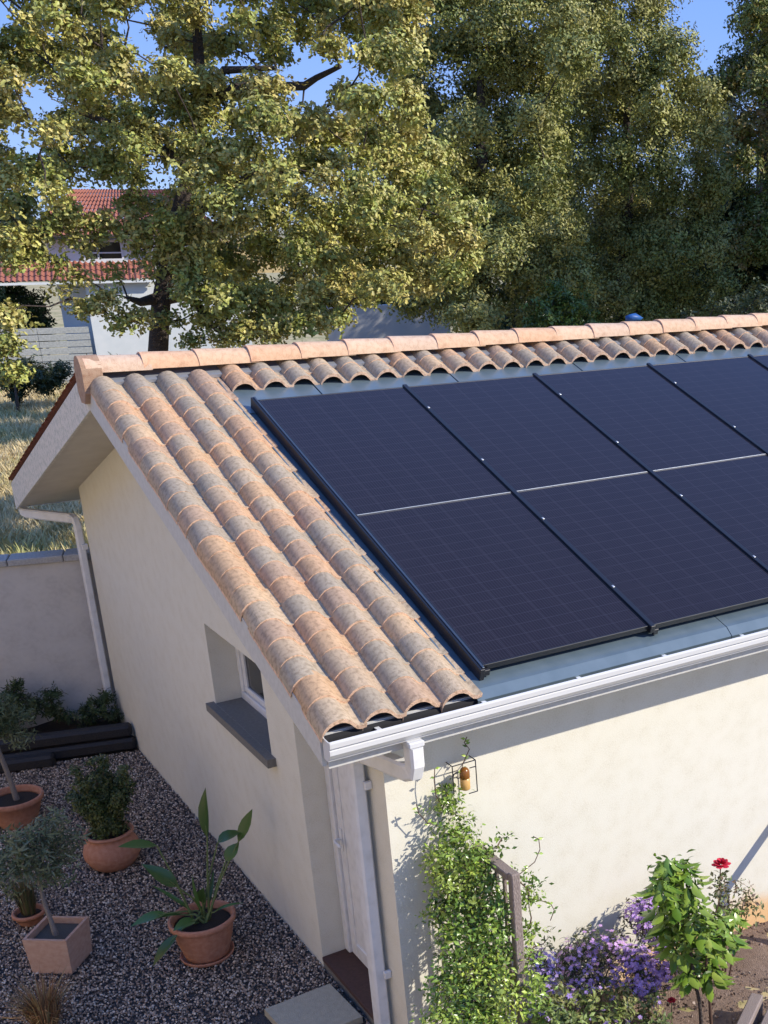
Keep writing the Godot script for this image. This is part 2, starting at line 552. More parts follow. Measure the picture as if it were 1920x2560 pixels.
# ---------------------------------------------------------------- ground
func ground() -> void:
	var s := S(true)
	# one sheet to the horizon, finer near by, with gentle swells behind the garden
	var xs := [-300.0, -120.0, -60.0, -40.0, -20.0, -10.0, -5.0, -2.0, 0.0, 2.0, 5.0, 10.0, 15.0, 20.0, 30.0, 45.0, 70.0, 120.0, 300.0]
	var zs := [-400.0, -200.0, -110.0, -70.0, -55.0, -45.0, -38.0, -32.0, -27.0, -22.0, -18.0, -14.0, -10.0, -6.0, -2.0, 2.0, 6.0, 12.0, 30.0, 100.0]
	for i in xs.size() - 1:
		for j in zs.size() - 1:
			var p := []
			for q in [[0, 0], [0, 1], [1, 1], [1, 0]]:
				var x: float = xs[i + q[0]]
				var z: float = zs[j + q[1]]
				p.append(Vector3(x, -0.03, z))
			face(s, p, Vector3.UP)
	structure("field_ground", done(s, M.field))
	s = S(true)
	gridded(s, -3.6, 0.0, -4.2, 9.0, 0.25, func(x, z): return -0.012 + 0.008 * sin(x * 7.0 + z * 3.0) * sin(z * 5.0), 0.0)
	structure("gravel_bed", done(s, M.gravel_base))
	s = S(true)
	var n := FastNoiseLite.new()
	n.seed = 9
	n.frequency = 1.6
	n.fractal_octaves = 4
	gridded(s, 0.0, 9.0, ZF, 6.0, 0.07, func(x, z): return 0.0 + 0.07 * n.get_noise_2d(x, z) + 0.035 * n.get_noise_2d(x * 5, z * 5), 0.0)
	structure("flower_bed_soil", done(s, M.bed_soil))
	structure("added_yard_paving", box_mesh(Vector3(-6.6, -0.2, -6.9), Vector3(-3.45, 0.012, 15.0), M.paving))  # unseen paving added to bounce warm sunlight towards the gable
	structure("added_terrace", box_mesh(Vector3(0.4, -0.2, 5.6), Vector3(14.0, 0.02, 9.0), M.paving))  # unseen slab added to bounce sunlight onto the front wall
	# loose gravel
	var stone := S()
	var ico := []
	for k in 14:
		var y := 1.0 - 2.0 * (k + 0.5) / 14.0
		ico.append(Vector3(cos(k * 2.399963) * sqrt(1 - y * y), y, sin(k * 2.399963) * sqrt(1 - y * y)) * rng.randf_range(0.8, 1.15))
	hull(stone, ico)
	var mesh := done(stone, M.pebble)
	var buf := PackedFloat32Array()
	var tones := [Color(0.42, 0.385, 0.35), Color(0.25, 0.22, 0.20), Color(0.14, 0.115, 0.10), Color(0.075, 0.062, 0.056), Color(0.30, 0.24, 0.205), Color(0.16, 0.115, 0.095), Color(0.56, 0.52, 0.47), Color(0.08, 0.064, 0.058)]
	for k in 90000:
		var x := rng.randf_range(-3.3, -0.004)
		var z := rng.randf_range(-3.0, 4.2)
		if z < -2.62 + 0.3 * x:
			continue
		if x > -0.62 and x < -0.04 and z > 2.37 and z < 2.92:
			continue
		var q := rng.randf_range(0.005, 0.0105)
		var c: Color = tones[rng.randi() % tones.size()]
		c = Color(c.r * 1.1, c.g, c.b * 0.88).lerp(Color(0.24, 0.20, 0.165), 0.25)
		push(buf, aim(unit()).scaled_local(Vector3(q, q * rng.randf_range(0.55, 0.8), q * rng.randf_range(0.75, 1.2))), Vector3(x, rng.randf_range(0.0, 0.012), z), c * rng.randf_range(1.1, 1.6))
	var g := multi("gravel", mesh, buf)
	tag(g, "loose grey and brown gravel covering the shaded yard", "gravel")


func gridded(s: SurfaceTool, x0: float, x1: float, z0: float, z1: float, step: float, h: Callable, _c := 0.0) -> void:
	var nx := int((x1 - x0) / step)
	var nz := int((z1 - z0) / step)
	var hs := []
	for i in nx + 1:
		for j in nz + 1:
			var x := x0 + (x1 - x0) * i / nx
			var z := z0 + (z1 - z0) * j / nz
			hs.append(Vector3(x, h.call(x, z), z))
	for i in nx:
		for j in nz:
			var a: int = i * (nz + 1) + j
			quad(s, hs[a], hs[a + 1], hs[a + nz + 2], hs[a + nz + 1])


# convex hull of a few points, by testing every triple
func hull(s: SurfaceTool, pts: Array) -> void:
	for i in pts.size():
		for j in range(i + 1, pts.size()):
			for k in range(j + 1, pts.size()):
				var nrm: Vector3 = (pts[j] - pts[i]).cross(pts[k] - pts[i])
				var lo := 0.0
				var hi := 0.0
				for p in pts:
					var d: float = nrm.dot(p - pts[i])
					lo = minf(lo, d)
					hi = maxf(hi, d)
				if hi < 1e-6:
					face(s, [pts[i], pts[j], pts[k]], nrm)
				elif lo > -1e-6:
					face(s, [pts[i], pts[j], pts[k]], -nrm)


# ---------------------------------------------------------------- the garage
func garage() -> void:
	var g := thing("garage", "low rendered garage with canal tile roof and a recessed gable door and window", "garage")
	var top := func(z): return ry(z, -0.268)
	# gable wall in faces round its two openings
	var cols := [ZB, 0.0, 0.366, 1.58, 2.12, 3.07, ZF]
	var holes := {2: [1.457, 2.109], 4: [0.0, 2.14]}
	var s := S()
	for k in cols.size() - 1:
		var a: float = cols[k]
		var b: float = cols[k + 1]
		var spans := [[-0.05, 99.0]]
		if holes.has(k):
			spans = [[-0.05, holes[k][0]], [holes[k][1], 99.0]]
		for sp in spans:
			if sp[1] <= sp[0]:
				continue
			var ya: float = top.call(a) if sp[1] > 90.0 else sp[1]
			var yb: float = top.call(b) if sp[1] > 90.0 else sp[1]
			face(s, [Vector3(0, sp[0], a), Vector3(0, sp[0], b), Vector3(0, yb, b), Vector3(0, ya, a)], Vector3.LEFT)
			face(s, [Vector3(0.3, sp[0], a), Vector3(0.3, sp[0], b), Vector3(0.3, yb, b), Vector3(0.3, ya, a)], Vector3.RIGHT)
		if holes.has(k):
			var y0: float = holes[k][0]
			var y1: float = holes[k][1]
			face(s, [Vector3(0, y0, a), Vector3(0.3, y0, a), Vector3(0.3, y1, a), Vector3(0, y1, a)], Vector3.BACK)
			face(s, [Vector3(0, y0, b), Vector3(0.3, y0, b), Vector3(0.3, y1, b), Vector3(0, y1, b)], Vector3.FORWARD)
			face(s, [Vector3(0, y1, a), Vector3(0.3, y1, a), Vector3(0.3, y1, b), Vector3(0, y1, b)], Vector3.DOWN)
			if y0 > 0.1:
				face(s, [Vector3(0, y0, a), Vector3(0.3, y0, a), Vector3(0.3, y0, b), Vector3(0, y0, b)], Vector3.UP)
	put("gable_wall", done(s, M.stucco), g)
	# front wall, with an orange stain along its foot
	s = S()
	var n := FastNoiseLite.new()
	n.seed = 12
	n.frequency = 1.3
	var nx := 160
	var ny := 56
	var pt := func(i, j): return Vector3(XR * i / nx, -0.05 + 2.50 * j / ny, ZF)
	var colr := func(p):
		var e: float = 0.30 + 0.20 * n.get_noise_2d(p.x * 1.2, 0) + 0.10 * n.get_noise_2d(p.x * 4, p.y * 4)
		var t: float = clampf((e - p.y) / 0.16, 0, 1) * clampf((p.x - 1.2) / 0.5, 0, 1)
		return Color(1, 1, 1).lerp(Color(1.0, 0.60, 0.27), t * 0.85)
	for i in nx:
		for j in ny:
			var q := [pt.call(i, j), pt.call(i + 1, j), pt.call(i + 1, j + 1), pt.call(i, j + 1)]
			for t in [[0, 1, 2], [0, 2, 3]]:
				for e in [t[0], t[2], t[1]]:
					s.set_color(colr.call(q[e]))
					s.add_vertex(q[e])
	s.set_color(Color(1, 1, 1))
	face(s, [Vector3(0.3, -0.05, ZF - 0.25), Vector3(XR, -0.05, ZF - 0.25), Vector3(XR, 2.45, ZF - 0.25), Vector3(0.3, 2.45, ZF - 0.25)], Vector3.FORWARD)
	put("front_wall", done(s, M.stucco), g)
	s = S()
	face(s, [Vector3(0, -0.05, ZB), Vector3(XR, -0.05, ZB), Vector3(XR, 2.55, ZB), Vector3(0, 2.55, ZB)], Vector3.FORWARD)
	face(s, [Vector3(0.3, -0.05, ZB + 0.25), Vector3(XR, -0.05, ZB + 0.25), Vector3(XR, 2.55, ZB + 0.25), Vector3(0.3, 2.55, ZB + 0.25)], Vector3.BACK)
	put("back_wall", done(s, M.stucco), g)
	s = S()
	prism_x(s, [Vector2(ZB, -0.05), Vector2(ZF, -0.05), Vector2(ZF, top.call(ZF)), Vector2(0, top.call(0.0)), Vector2(ZB, top.call(ZB))], XR - 0.3, XR)
	put("far_gable_wall", done(s, M.stucco), g)
	# window
	var w := Node3D.new()
	w.name = "window"
	g.add_child(w)
	s = S()
	for bx in [[1.457, 1.52, 0.37, 1.576], [2.04, 2.105, 0.37, 1.576], [1.52, 2.04, 0.37, 0.43], [1.52, 2.04, 1.516, 1.576], [1.52, 2.04, 0.945, 1.005]]:
		box_at(s, Vector3(0.20, bx[0], bx[2]), Vector3(0.27, bx[1], bx[3]), 0.006)
	put("frame", done(s, M.pvc), w)
	for e in [[0.432, 0.943], [1.007, 1.514]]:
		s = S()
		for bx in [[1.522, 1.57, e[0], e[1]], [1.99, 2.038, e[0], e[1]], [1.57, 1.99, e[0], e[0] + 0.048], [1.57, 1.99, e[1] - 0.048, e[1]]]:
			box_at(s, Vector3(0.215, bx[0], bx[2]), Vector3(0.262, bx[1], bx[3]), 0.008)
		put("sash", done(s, M.pvc), w)
		put("pane", box_mesh(Vector3(0.235, 1.565, e[0] + 0.04), Vector3(0.25, 1.995, e[1] - 0.04), M.glass), w)
	s = S()
	prism_x(s, [Vector2(0.31, 1.395), Vector2(1.66, 1.395), Vector2(1.66, 1.457), Vector2(0.31, 1.457)], -0.062, -0.0003)
	box_at(s, Vector3(0.0003, 1.40, 0.369), Vector3(0.199, 1.4595, 1.577))
	put("sill", done(s, M.sill), w)
	# door
	var d := Node3D.new()
	d.name = "door"
	g.add_child(d)
	s = S()
	box_at(s, Vector3(0.165, 0.092, 2.122), Vector3(0.235, 2.136, 2.20), 0.006)
	box_at(s, Vector3(0.165, 0.092, 2.99), Vector3(0.235, 2.136, 3.066), 0.006)
	box_at(s, Vector3(0.165, 2.06, 2.202), Vector3(0.235, 2.136, 2.988), 0.006)
	put("frame", done(s, M.pvc), d)
	s = S()
	box_at(s, Vector3(0.186, 0.096, 2.206), Vector3(0.235, 2.054, 2.29), 0.006)
	box_at(s, Vector3(0.186, 0.096, 2.90), Vector3(0.235, 2.054, 2.984), 0.006)
	box_at(s, Vector3(0.186, 0.096, 2.292), Vector3(0.235, 0.21, 2.898), 0.006)
	box_at(s, Vector3(0.186, 1.95, 2.292), Vector3(0.235, 2.054, 2.898), 0.006)
	box_at(s, Vector3(0.196, 0.21, 2.292), Vector3(0.23, 1.95, 2.898))
	box_at(s, Vector3(0.189, 0.27, 2.35), Vector3(0.1965, 1.89, 2.84), 0.006)
	put("leaf", done(s, M.pvc), d)
	s = S()
	tube(s, [Vector3(0.185, 1.02, 2.25), Vector3(0.14, 1.02, 2.25), Vector3(0.13, 1.02, 2.27), Vector3(0.13, 1.02, 2.37)], [0.010, 0.010, 0.011, 0.010], 10)
	box_at(s, Vector3(0.178, 0.93, 2.228), Vector3(0.1865, 1.10, 2.272), 0.003)
	put("handle", done(s, M.pvc), d)
	put("threshold", box_mesh(Vector3(-0.006, 0.058, 2.122), Vector3(0.29, 0.0905, 3.068), M.step, 0.004), d)
	put("riser", box_mesh(Vector3(-0.001, -0.04, 2.122), Vector3(0.2, 0.0575, 3.068), M.sill), d)

	# roof: two slabs that meet at the ridge
	var roof := Node3D.new()
	roof.name = "roof"
	g.add_child(roof)
	s = S()
	var z1 := 3.88
	prism_x(s, [Vector2(0.001, ry(0, -0.258)), Vector2(z1, ry(z1, -0.258)), Vector2(z1, ry(z1, -0.108)), Vector2(0.001, ry(0, -0.108))], XO + 0.025, XR + 0.43)
	prism_x(s, [Vector2(-0.001, ry(0, -0.258)), Vector2(-0.001, ry(0, -0.108)), Vector2(-4.06, ry(4.06, -0.108)), Vector2(-4.06, ry(4.06, -0.258))], XO + 0.025, XR + 0.43)
	put("deck", done(s, M.deck), roof)
	s = S()
	prism_x(s, [Vector2(0, ry(0, -0.2715)), Vector2(z1, ry(z1, -0.2715)), Vector2(z1, ry(z1, -0.2585)), Vector2(0, ry(0, -0.2585)), Vector2(-4.06, ry(4.06, -0.2585)), Vector2(-4.06, ry(4.06, -0.2715))], XO + 0.0255, XR + 0.43)
	put("soffit", done(s, M.soffit), roof)
	s = S()
	prism_x(s, [Vector2(0.002, ry(0, -0.285)), Vector2(z1 + 0.005, ry(z1, -0.285)), Vector2(z1 + 0.005, ry(z1, -0.10)), Vector2(0.002, ry(0, -0.10))], XO, XO + 0.024)
	put("verge_board", done(s, M.fascia), roof)
	s = S()
	prism_x(s, [Vector2(-0.002, ry(0, -0.285)), Vector2(-0.002, ry(0, -0.02)), Vector2(-4.10, ry(4.10, -0.02)), Vector2(-4.10, ry(4.10, -0.285))], XO, XO + 0.024)
	put("verge_board", done(s, M.dappled_fascia), roof).set_meta("label", "weathered verge board with leaf shade dappled into its colour")
	s = S()
	prism_x(s, [Vector2(0.002, ry(0, -0.285)), Vector2(z1 + 0.005, ry(z1, -0.285)), Vector2(z1 + 0.005, ry(z1, -0.10)), Vector2(0.002, ry(0, -0.10))], XR + 0.431, XR + 0.455)
	put("verge_board", done(s, M.fascia), roof)
	put("eaves_board", box_mesh(Vector3(XO + 0.026, ry(z1, -0.30), z1 + 0.0005), Vector3(XR + 0.43, ry(z1, -0.10), z1 + 0.02), M.fascia), roof)
	# grey strip that closes the gap below the ridge tiles
	s = S()
	roof_box(s, XO + 0.06, XR + 0.4, -0.02, 0.15, -0.07, -0.045)
	put("ridge_strip", done(s, M.zinc), roof)
	tiles(roof)
	flashings(g)


const CLAY := [[0.54, 0.395, 0.26], [0.60, 0.38, 0.225], [0.51, 0.395, 0.27], [0.445, 0.36, 0.26], [0.61, 0.395, 0.225], [0.52, 0.355, 0.235], [0.48, 0.385, 0.275], [0.63, 0.44, 0.265], [0.41, 0.335, 0.25], [0.57, 0.43, 0.285]]


# covering tile: its lower end at z = 0, its upper end at z = -length
func cover_tile(k: int, w0: float, w1: float, hgt: float, length: float, cols: Array, m: Material) -> ArrayMesh:
	var r := RandomNumberGenerator.new()
	r.seed = 200 + k
	var c: Array = cols[k % cols.size()]
	var base := Color(c[0], c[1], c[2])
	var rim := base.lerp(Color(0.76, 0.45, 0.30), 0.7)
	var s := S()
	var n := 9
	var th := 0.013
	var ring := func(w: float, h: float, z: float, y: float) -> Array:
		var out := []
		for i in n + 1:
			var a := -PI / 2 + PI * i / n
			out.append(Vector3(w * sin(a), y + h * pow(maxf(cos(a), 0.0), 0.9), z + 0.003 * sin(a * 2.0 + k)))
		return out
	var o0: Array = ring.call(w0, hgt, 0.0, 0.012)
	var om: Array = ring.call(lerpf(w0, w1, 0.10), lerpf(hgt, hgt * 0.94, 0.1), -length * 0.10, 0.0115)
	var o1: Array = ring.call(w1, hgt * 0.90, -length, 0.0)
	var i0: Array = ring.call(w0 - th, hgt - th, 0.0, 0.012)
	var i1: Array = ring.call(w1 - th, hgt * 0.90 - th, -length, 0.0)
	s.set_smooth_group(0)
	for i in n:
		for rr in [[o0, om, rim.lerp(base, 0.35), base], [om, o1, base, base.darkened(0.06)]]:
			for v in [[rr[0][i], rr[2]], [rr[1][i + 1], rr[3]], [rr[0][i + 1], rr[2]], [rr[0][i], rr[2]], [rr[1][i], rr[3]], [rr[1][i + 1], rr[3]]]:
				s.set_color(v[1])
				s.add_vertex(v[0])
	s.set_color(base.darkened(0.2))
	s.set_smooth_group(1)
	for i in n:
		face(s, [i0[i], i0[i + 1], i1[i + 1], i1[i]], -(i0[i] + i0[i + 1] + i1[i]) / 3.0 + Vector3(0, -0.02, -length / 3))
	s.set_smooth_group(-1)
	s.set_color(rim)
	for i in n:
		face(s, [o0[i], o0[i + 1], i0[i + 1], i0[i]], Vector3.BACK)
	return done(s, m)


# one roof tile: a hump that runs out into a shallow channel on its right
func wave_tile(k: int, length: float, c: Array, rim: Color) -> ArrayMesh:
	var r := RandomNumberGenerator.new()
	r.seed = 300 + k
	var base := Color(c[0], c[1], c[2])
	var prof := [[-0.094, -0.030], [-0.090, 0.004], [-0.078, 0.032], [-0.055, 0.060], [-0.026, 0.075], [0.002, 0.079], [0.030, 0.073], [0.056, 0.056], [0.078, 0.030], [0.096, 0.012], [0.118, 0.004], [0.148, 0.010]]
	var n := prof.size() - 1
	var warp := r.randf_range(-0.004, 0.004)
	var ring := func(z: float, lift: float, drop: float, s: float) -> Array:
		var out := []
		for q in prof:
			out.append(Vector3(q[0] * s, q[1] * s + lift - drop, z + 0.35 * warp * sin(q[0] * 30.0)))
		return out
	var s := S()
	var a: Array = ring.call(0.0, 0.015, 0.0, 1.0)
	var b: Array = ring.call(-length, 0.0, 0.0, 0.965)
	var a2: Array = ring.call(0.002, 0.015, 0.024, 0.985)
	var b2: Array = ring.call(-length, 0.0, 0.014, 0.96)
	s.set_smooth_group(0)
	for i in n:
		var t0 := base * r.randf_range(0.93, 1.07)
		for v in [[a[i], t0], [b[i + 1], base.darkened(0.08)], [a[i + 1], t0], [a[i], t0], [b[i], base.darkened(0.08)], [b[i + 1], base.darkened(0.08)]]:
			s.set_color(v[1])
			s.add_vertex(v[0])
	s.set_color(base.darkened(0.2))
	s.set_smooth_group(1)
	for i in n:
		face(s, [a2[i], a2[i + 1], b2[i + 1], b2[i]], Vector3.DOWN + Vector3(-a2[i].x * 8.0, 0, 0))
	s.set_smooth_group(-1)
	s.set_color(rim)
	for i in n:
		face(s, [a[i], a[i + 1], a2[i + 1], a2[i]], Vector3.BACK)
	face(s, [a[0], b[0], b2[0], a2[0]], Vector3.LEFT)
	return done(s, M.tile)


func row_end(k: int) -> float:
	return 4.195 if k == 0 else 3.99 - 0.1815 * (k - 1)


func tiles(roof: Node3D) -> void:
	var kinds := []
	for k in 16:
		var c: Array = CLAY[k % CLAY.size()]
		kinds.append(wave_tile(k, 0.235, c, Color(c[0], c[1], c[2]).lerp(Color(0.86, 0.58, 0.41), 0.85)))
	var xs := []
	for k in 4:
		xs.append([-0.372 + k * 0.2215, 22])
	var x := 0.5375
	while x < 7.45:
		xs.append([x, 2])
		x += 0.2243
	for k in 4:
		xs.append([x + k * 0.2243, 22])
	for e in xs:
		for k in e[1]:
			var v: float = row_end(k) if e[1] == 22 else [0.39, 0.205][k]
			if v < 0.13:
				continue
			var t := roof_xf(e[0] + rng.randf_range(-0.003, 0.003), v + rng.randf_range(-0.007, 0.007), -0.088 + rng.randf_range(0.0, 0.005))
			t.basis = t.basis * Basis(Vector3.UP, rng.randf_range(-0.03, 0.03)) * Basis(Vector3.RIGHT, 0.035) * Basis(Vector3.BACK, rng.randf_range(-0.03, 0.03))
			put("roof_tile", kinds[rng.randi() % kinds.size()], roof, t)
	# one column along the far slope's verge, unweathered red with shade darkened into it
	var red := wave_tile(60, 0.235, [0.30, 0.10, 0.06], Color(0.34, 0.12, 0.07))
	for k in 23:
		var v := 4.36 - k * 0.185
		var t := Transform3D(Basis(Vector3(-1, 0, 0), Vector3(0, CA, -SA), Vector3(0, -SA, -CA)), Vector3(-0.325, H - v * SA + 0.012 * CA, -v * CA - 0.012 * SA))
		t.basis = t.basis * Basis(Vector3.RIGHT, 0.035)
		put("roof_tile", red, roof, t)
	# ridge tiles and the closed end of the ridge
	var rc := [[0.71, 0.49, 0.315], [0.69, 0.48, 0.315], [0.73, 0.52, 0.35], [0.71, 0.455, 0.28], [0.68, 0.50, 0.355]]
	var ridges := []
	for k in 6:
		ridges.append(cover_tile(k + 40, 0.110, 0.107, 0.112, 0.44, rc, M.ridge))
	var rx := XO + 0.40
	var k2 := 0
	while rx < XR + 0.4:
		var b := Basis(Vector3(0, 0, 1), Vector3.UP, Vector3(-1, 0, 0))
		put("ridge_tile", ridges[rng.randi() % ridges.size()], roof, Transform3D(b * Basis(Vector3.UP, rng.randf_range(-0.012, 0.012)) * Basis(Vector3.RIGHT, 0.012), Vector3(rx - 0.40, 3.946 + rng.randf_range(-0.003, 0.003), 0)))
		rx += 0.385
		k2 += 1
	var s := S()
	s.set_color(Color(0.40, 0.265, 0.175))
	var arch := []
	for i in 13:
		var a := PI * i / 12
		arch.append(Vector2(0.112 * cos(a), 3.95 + 0.122 * sin(a)))
	arch.append_array([Vector2(-0.112, 3.82), Vector2(-0.06, 3.745), Vector2(0.05, 3.745), Vector2(0.112, 3.82)])
	prism_x(s, arch, XO - 0.035, XO + 0.10)
	put("ridge_end_tile", done(s, M.ridge), roof)


func flashings(g: Node3D) -> void:
	var o := -0.084
	var s := S()
	roof_box(s, 0.405, 0.62, 0.20, 4.06, o - 0.004, o)
	roof_box(s, 0.405, 0.414, 0.20, 4.06, o, o + 0.018)
	put("side_flashing", done(s, M.flashing), g)
	var joins := [0.41, 1.06, 2.20, 3.385, 4.50, 5.62, 6.74, 7.50]
	for k in joins.size() - 1:
		s = S()
		roof_box(s, joins[k] + 0.003, joins[k + 1] - 0.003, 0.16, 0.74, o + 0.003, o + 0.007, 0.001)
		roof_box(s, joins[k] + 0.003, joins[k] + 0.010, 0.16, 0.74, o + 0.007, o + 0.012, 0.001)
		put("top_flashing", done(s, M.flashing), g)
	joins = [0.41, 2.195, 3.98, 5.765, 7.50]
	for k in joins.size() - 1:
		s = S()
		var a: float = joins[k] + 0.003
		var b: float = joins[k + 1] - 0.003
		var prof := [[3.98, -0.074], [4.135, -0.072], [4.14, -0.0715], [4.205, -0.098], [4.21, -0.125], [4.206, -0.126], [4.2, -0.102], [4.138, -0.0775], [3.98, -0.079]]
		var poly := prof.map(func(q): var p := rf(0, q[0], q[1]); return Vector2(p.z, p.y))
		prism_x(s, poly, a, b)
		put("bottom_flashing", done(s, M.flashing), g)
	# dark membrane under the panels
	s = S()
	roof_box(s, 0.63, 7.45, 0.72, 4.0, o - 0.006, o - 0.002)
	put("membrane", done(s, M.dark), g)


func gutters() -> void:
	var gt := thing("rain_gutter", "white metal rain gutter with ribbed front along the garage eaves", "gutter")
	var s := S()
	var x0 := XO + 0.012
	var x1 := XR + 0.42
	var outer := [[3.905, 2.515], [3.905, 2.388], [3.948, 2.385], [3.958, 2.388], [3.962, 2.402], [3.972, 2.404], [3.992, 2.430], [3.994, 2.455], [3.985, 2.462], [4.000, 2.470], [4.004, 2.496], [4.002, 2.506], [3.996, 2.508]]
	var inner := [[3.988, 2.500], [3.984, 2.470], [3.975, 2.455], [3.978, 2.434], [3.962, 2.414], [3.945, 2.393], [3.911, 2.395], [3.911, 2.515]]
	prism_x(s, (outer + inner).map(func(q): return Vector2(q[0], q[1])), x0, x1)
	put("channel", done(s, M.white), gt)
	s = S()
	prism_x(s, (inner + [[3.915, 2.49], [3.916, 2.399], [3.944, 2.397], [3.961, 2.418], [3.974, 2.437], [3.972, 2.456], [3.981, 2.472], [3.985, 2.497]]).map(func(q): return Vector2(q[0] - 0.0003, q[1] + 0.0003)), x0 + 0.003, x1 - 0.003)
	put("dark_lining", done(s, M.dark), gt)  # dark sheet that follows the inside of the channel
	s = S()
	prism_x(s, (outer + [[3.988, 2.500], [3.915, 2.505]]).map(func(q): return Vector2(q[0], q[1])), x0 - 0.006, x0 - 0.0005)
	put("end_cap", done(s, M.white), gt)
	for k in 14:
		put("bracket", box_mesh(Vector3(-0.18 + k * 0.61, 2.486, 3.912), Vector3(-0.155 + k * 0.61, 2.491, 3.983), M.pvc), gt)
	s = S()
	box_at(s, Vector3(-0.035, 2.352, 3.90), Vector3(0.055, 2.386, 4.0), 0.006)
	put("outlet", done(s, M.white), gt)
	var dp := thing("downpipe", "white square downpipe beside the recessed door, fed from the front gutter", "downpipe")
	pipe(dp, [Vector3(0.01, 2.35, 3.95), Vector3(0.01, 2.245, 3.95), Vector3(0.008, 2.20, 3.935), Vector3(-0.0, 2.18, 3.88), Vector3(-0.055, 2.13, 3.38), Vector3(-0.062, 2.10, 3.31), Vector3(-0.062, 2.04, 3.28), Vector3(-0.062, 1.2, 3.28), Vector3(-0.062, 0.0, 3.28)], 0.046, [4])
	for y in [1.90, 0.62]:
		put("clip", box_mesh(Vector3(-0.045, y - 0.025, 3.334), Vector3(-0.001, y + 0.025, 3.362), M.pvc, 0.004), dp)
	# far side
	var gb := thing("back_rain_gutter", "pale rain gutter along the far eaves behind the gable", "gutter")
	s = S()
	prism_x(s, (outer + inner).map(func(q): return Vector2(-q[0] - 0.175, q[1] - 0.11)), x0, x1)
	put("channel", done(s, M.pvc), gb)
	var db := thing("back_downpipe", "grey white downpipe at the far corner of the gable wall", "downpipe")
	pipe(db, [Vector3(-0.40, 2.275, -4.12), Vector3(-0.40, 2.235, -4.08), Vector3(-0.38, 2.225, -4.02), Vector3(-0.09, 2.235, -3.46), Vector3(-0.065, 2.225, -3.42), Vector3(-0.055, 2.17, -3.40), Vector3(-0.055, 1.2, -3.40), Vector3(-0.055, 0.1, -3.40)], 0.04, [])
	put("clip", box_mesh(Vector3(-0.06, 1.93, -3.37), Vector3(-0.005, 1.985, -3.33), M.pvc, 0.004), db)


# square pipe with rounded corners
func pipe(o: Node3D, pts: Array, r: float, _ribs: Array) -> void:
	var s := S()
	var rings := []
	var ref := Vector3(-1, 0, 0.0)
	for k in pts.size():
		var d: Vector3 = (pts[mini(k + 1, pts.size() - 1)] - pts[maxi(k - 1, 0)]).normalized()
		var u := d.cross(ref).normalized()
		var v := u.cross(d).normalized()
		var ring := []
		for q in [[-1, -0.7], [-0.7, -1], [0.7, -1], [1, -0.7], [1, 0.7], [0.7, 1], [-0.7, 1], [-1, 0.7]]:
			ring.append(pts[k] + u * q[0] * r * 1.15 + v * q[1] * r * 0.85)
		rings.append(ring)
	for k in pts.size() - 1:
		for j in 8:
			var j2 := (j + 1) % 8
			face(s, [rings[k][j], rings[k][j2], rings[k + 1][j2], rings[k + 1][j]], (rings[k][j] + rings[k][j2]) * 0.5 - pts[k])
	face(s, rings[0].duplicate(), pts[0] - pts[1])
	face(s, rings[-1].duplicate(), pts[-1] - pts[-2])
	put("pipe", done(s, M.pvc), o)


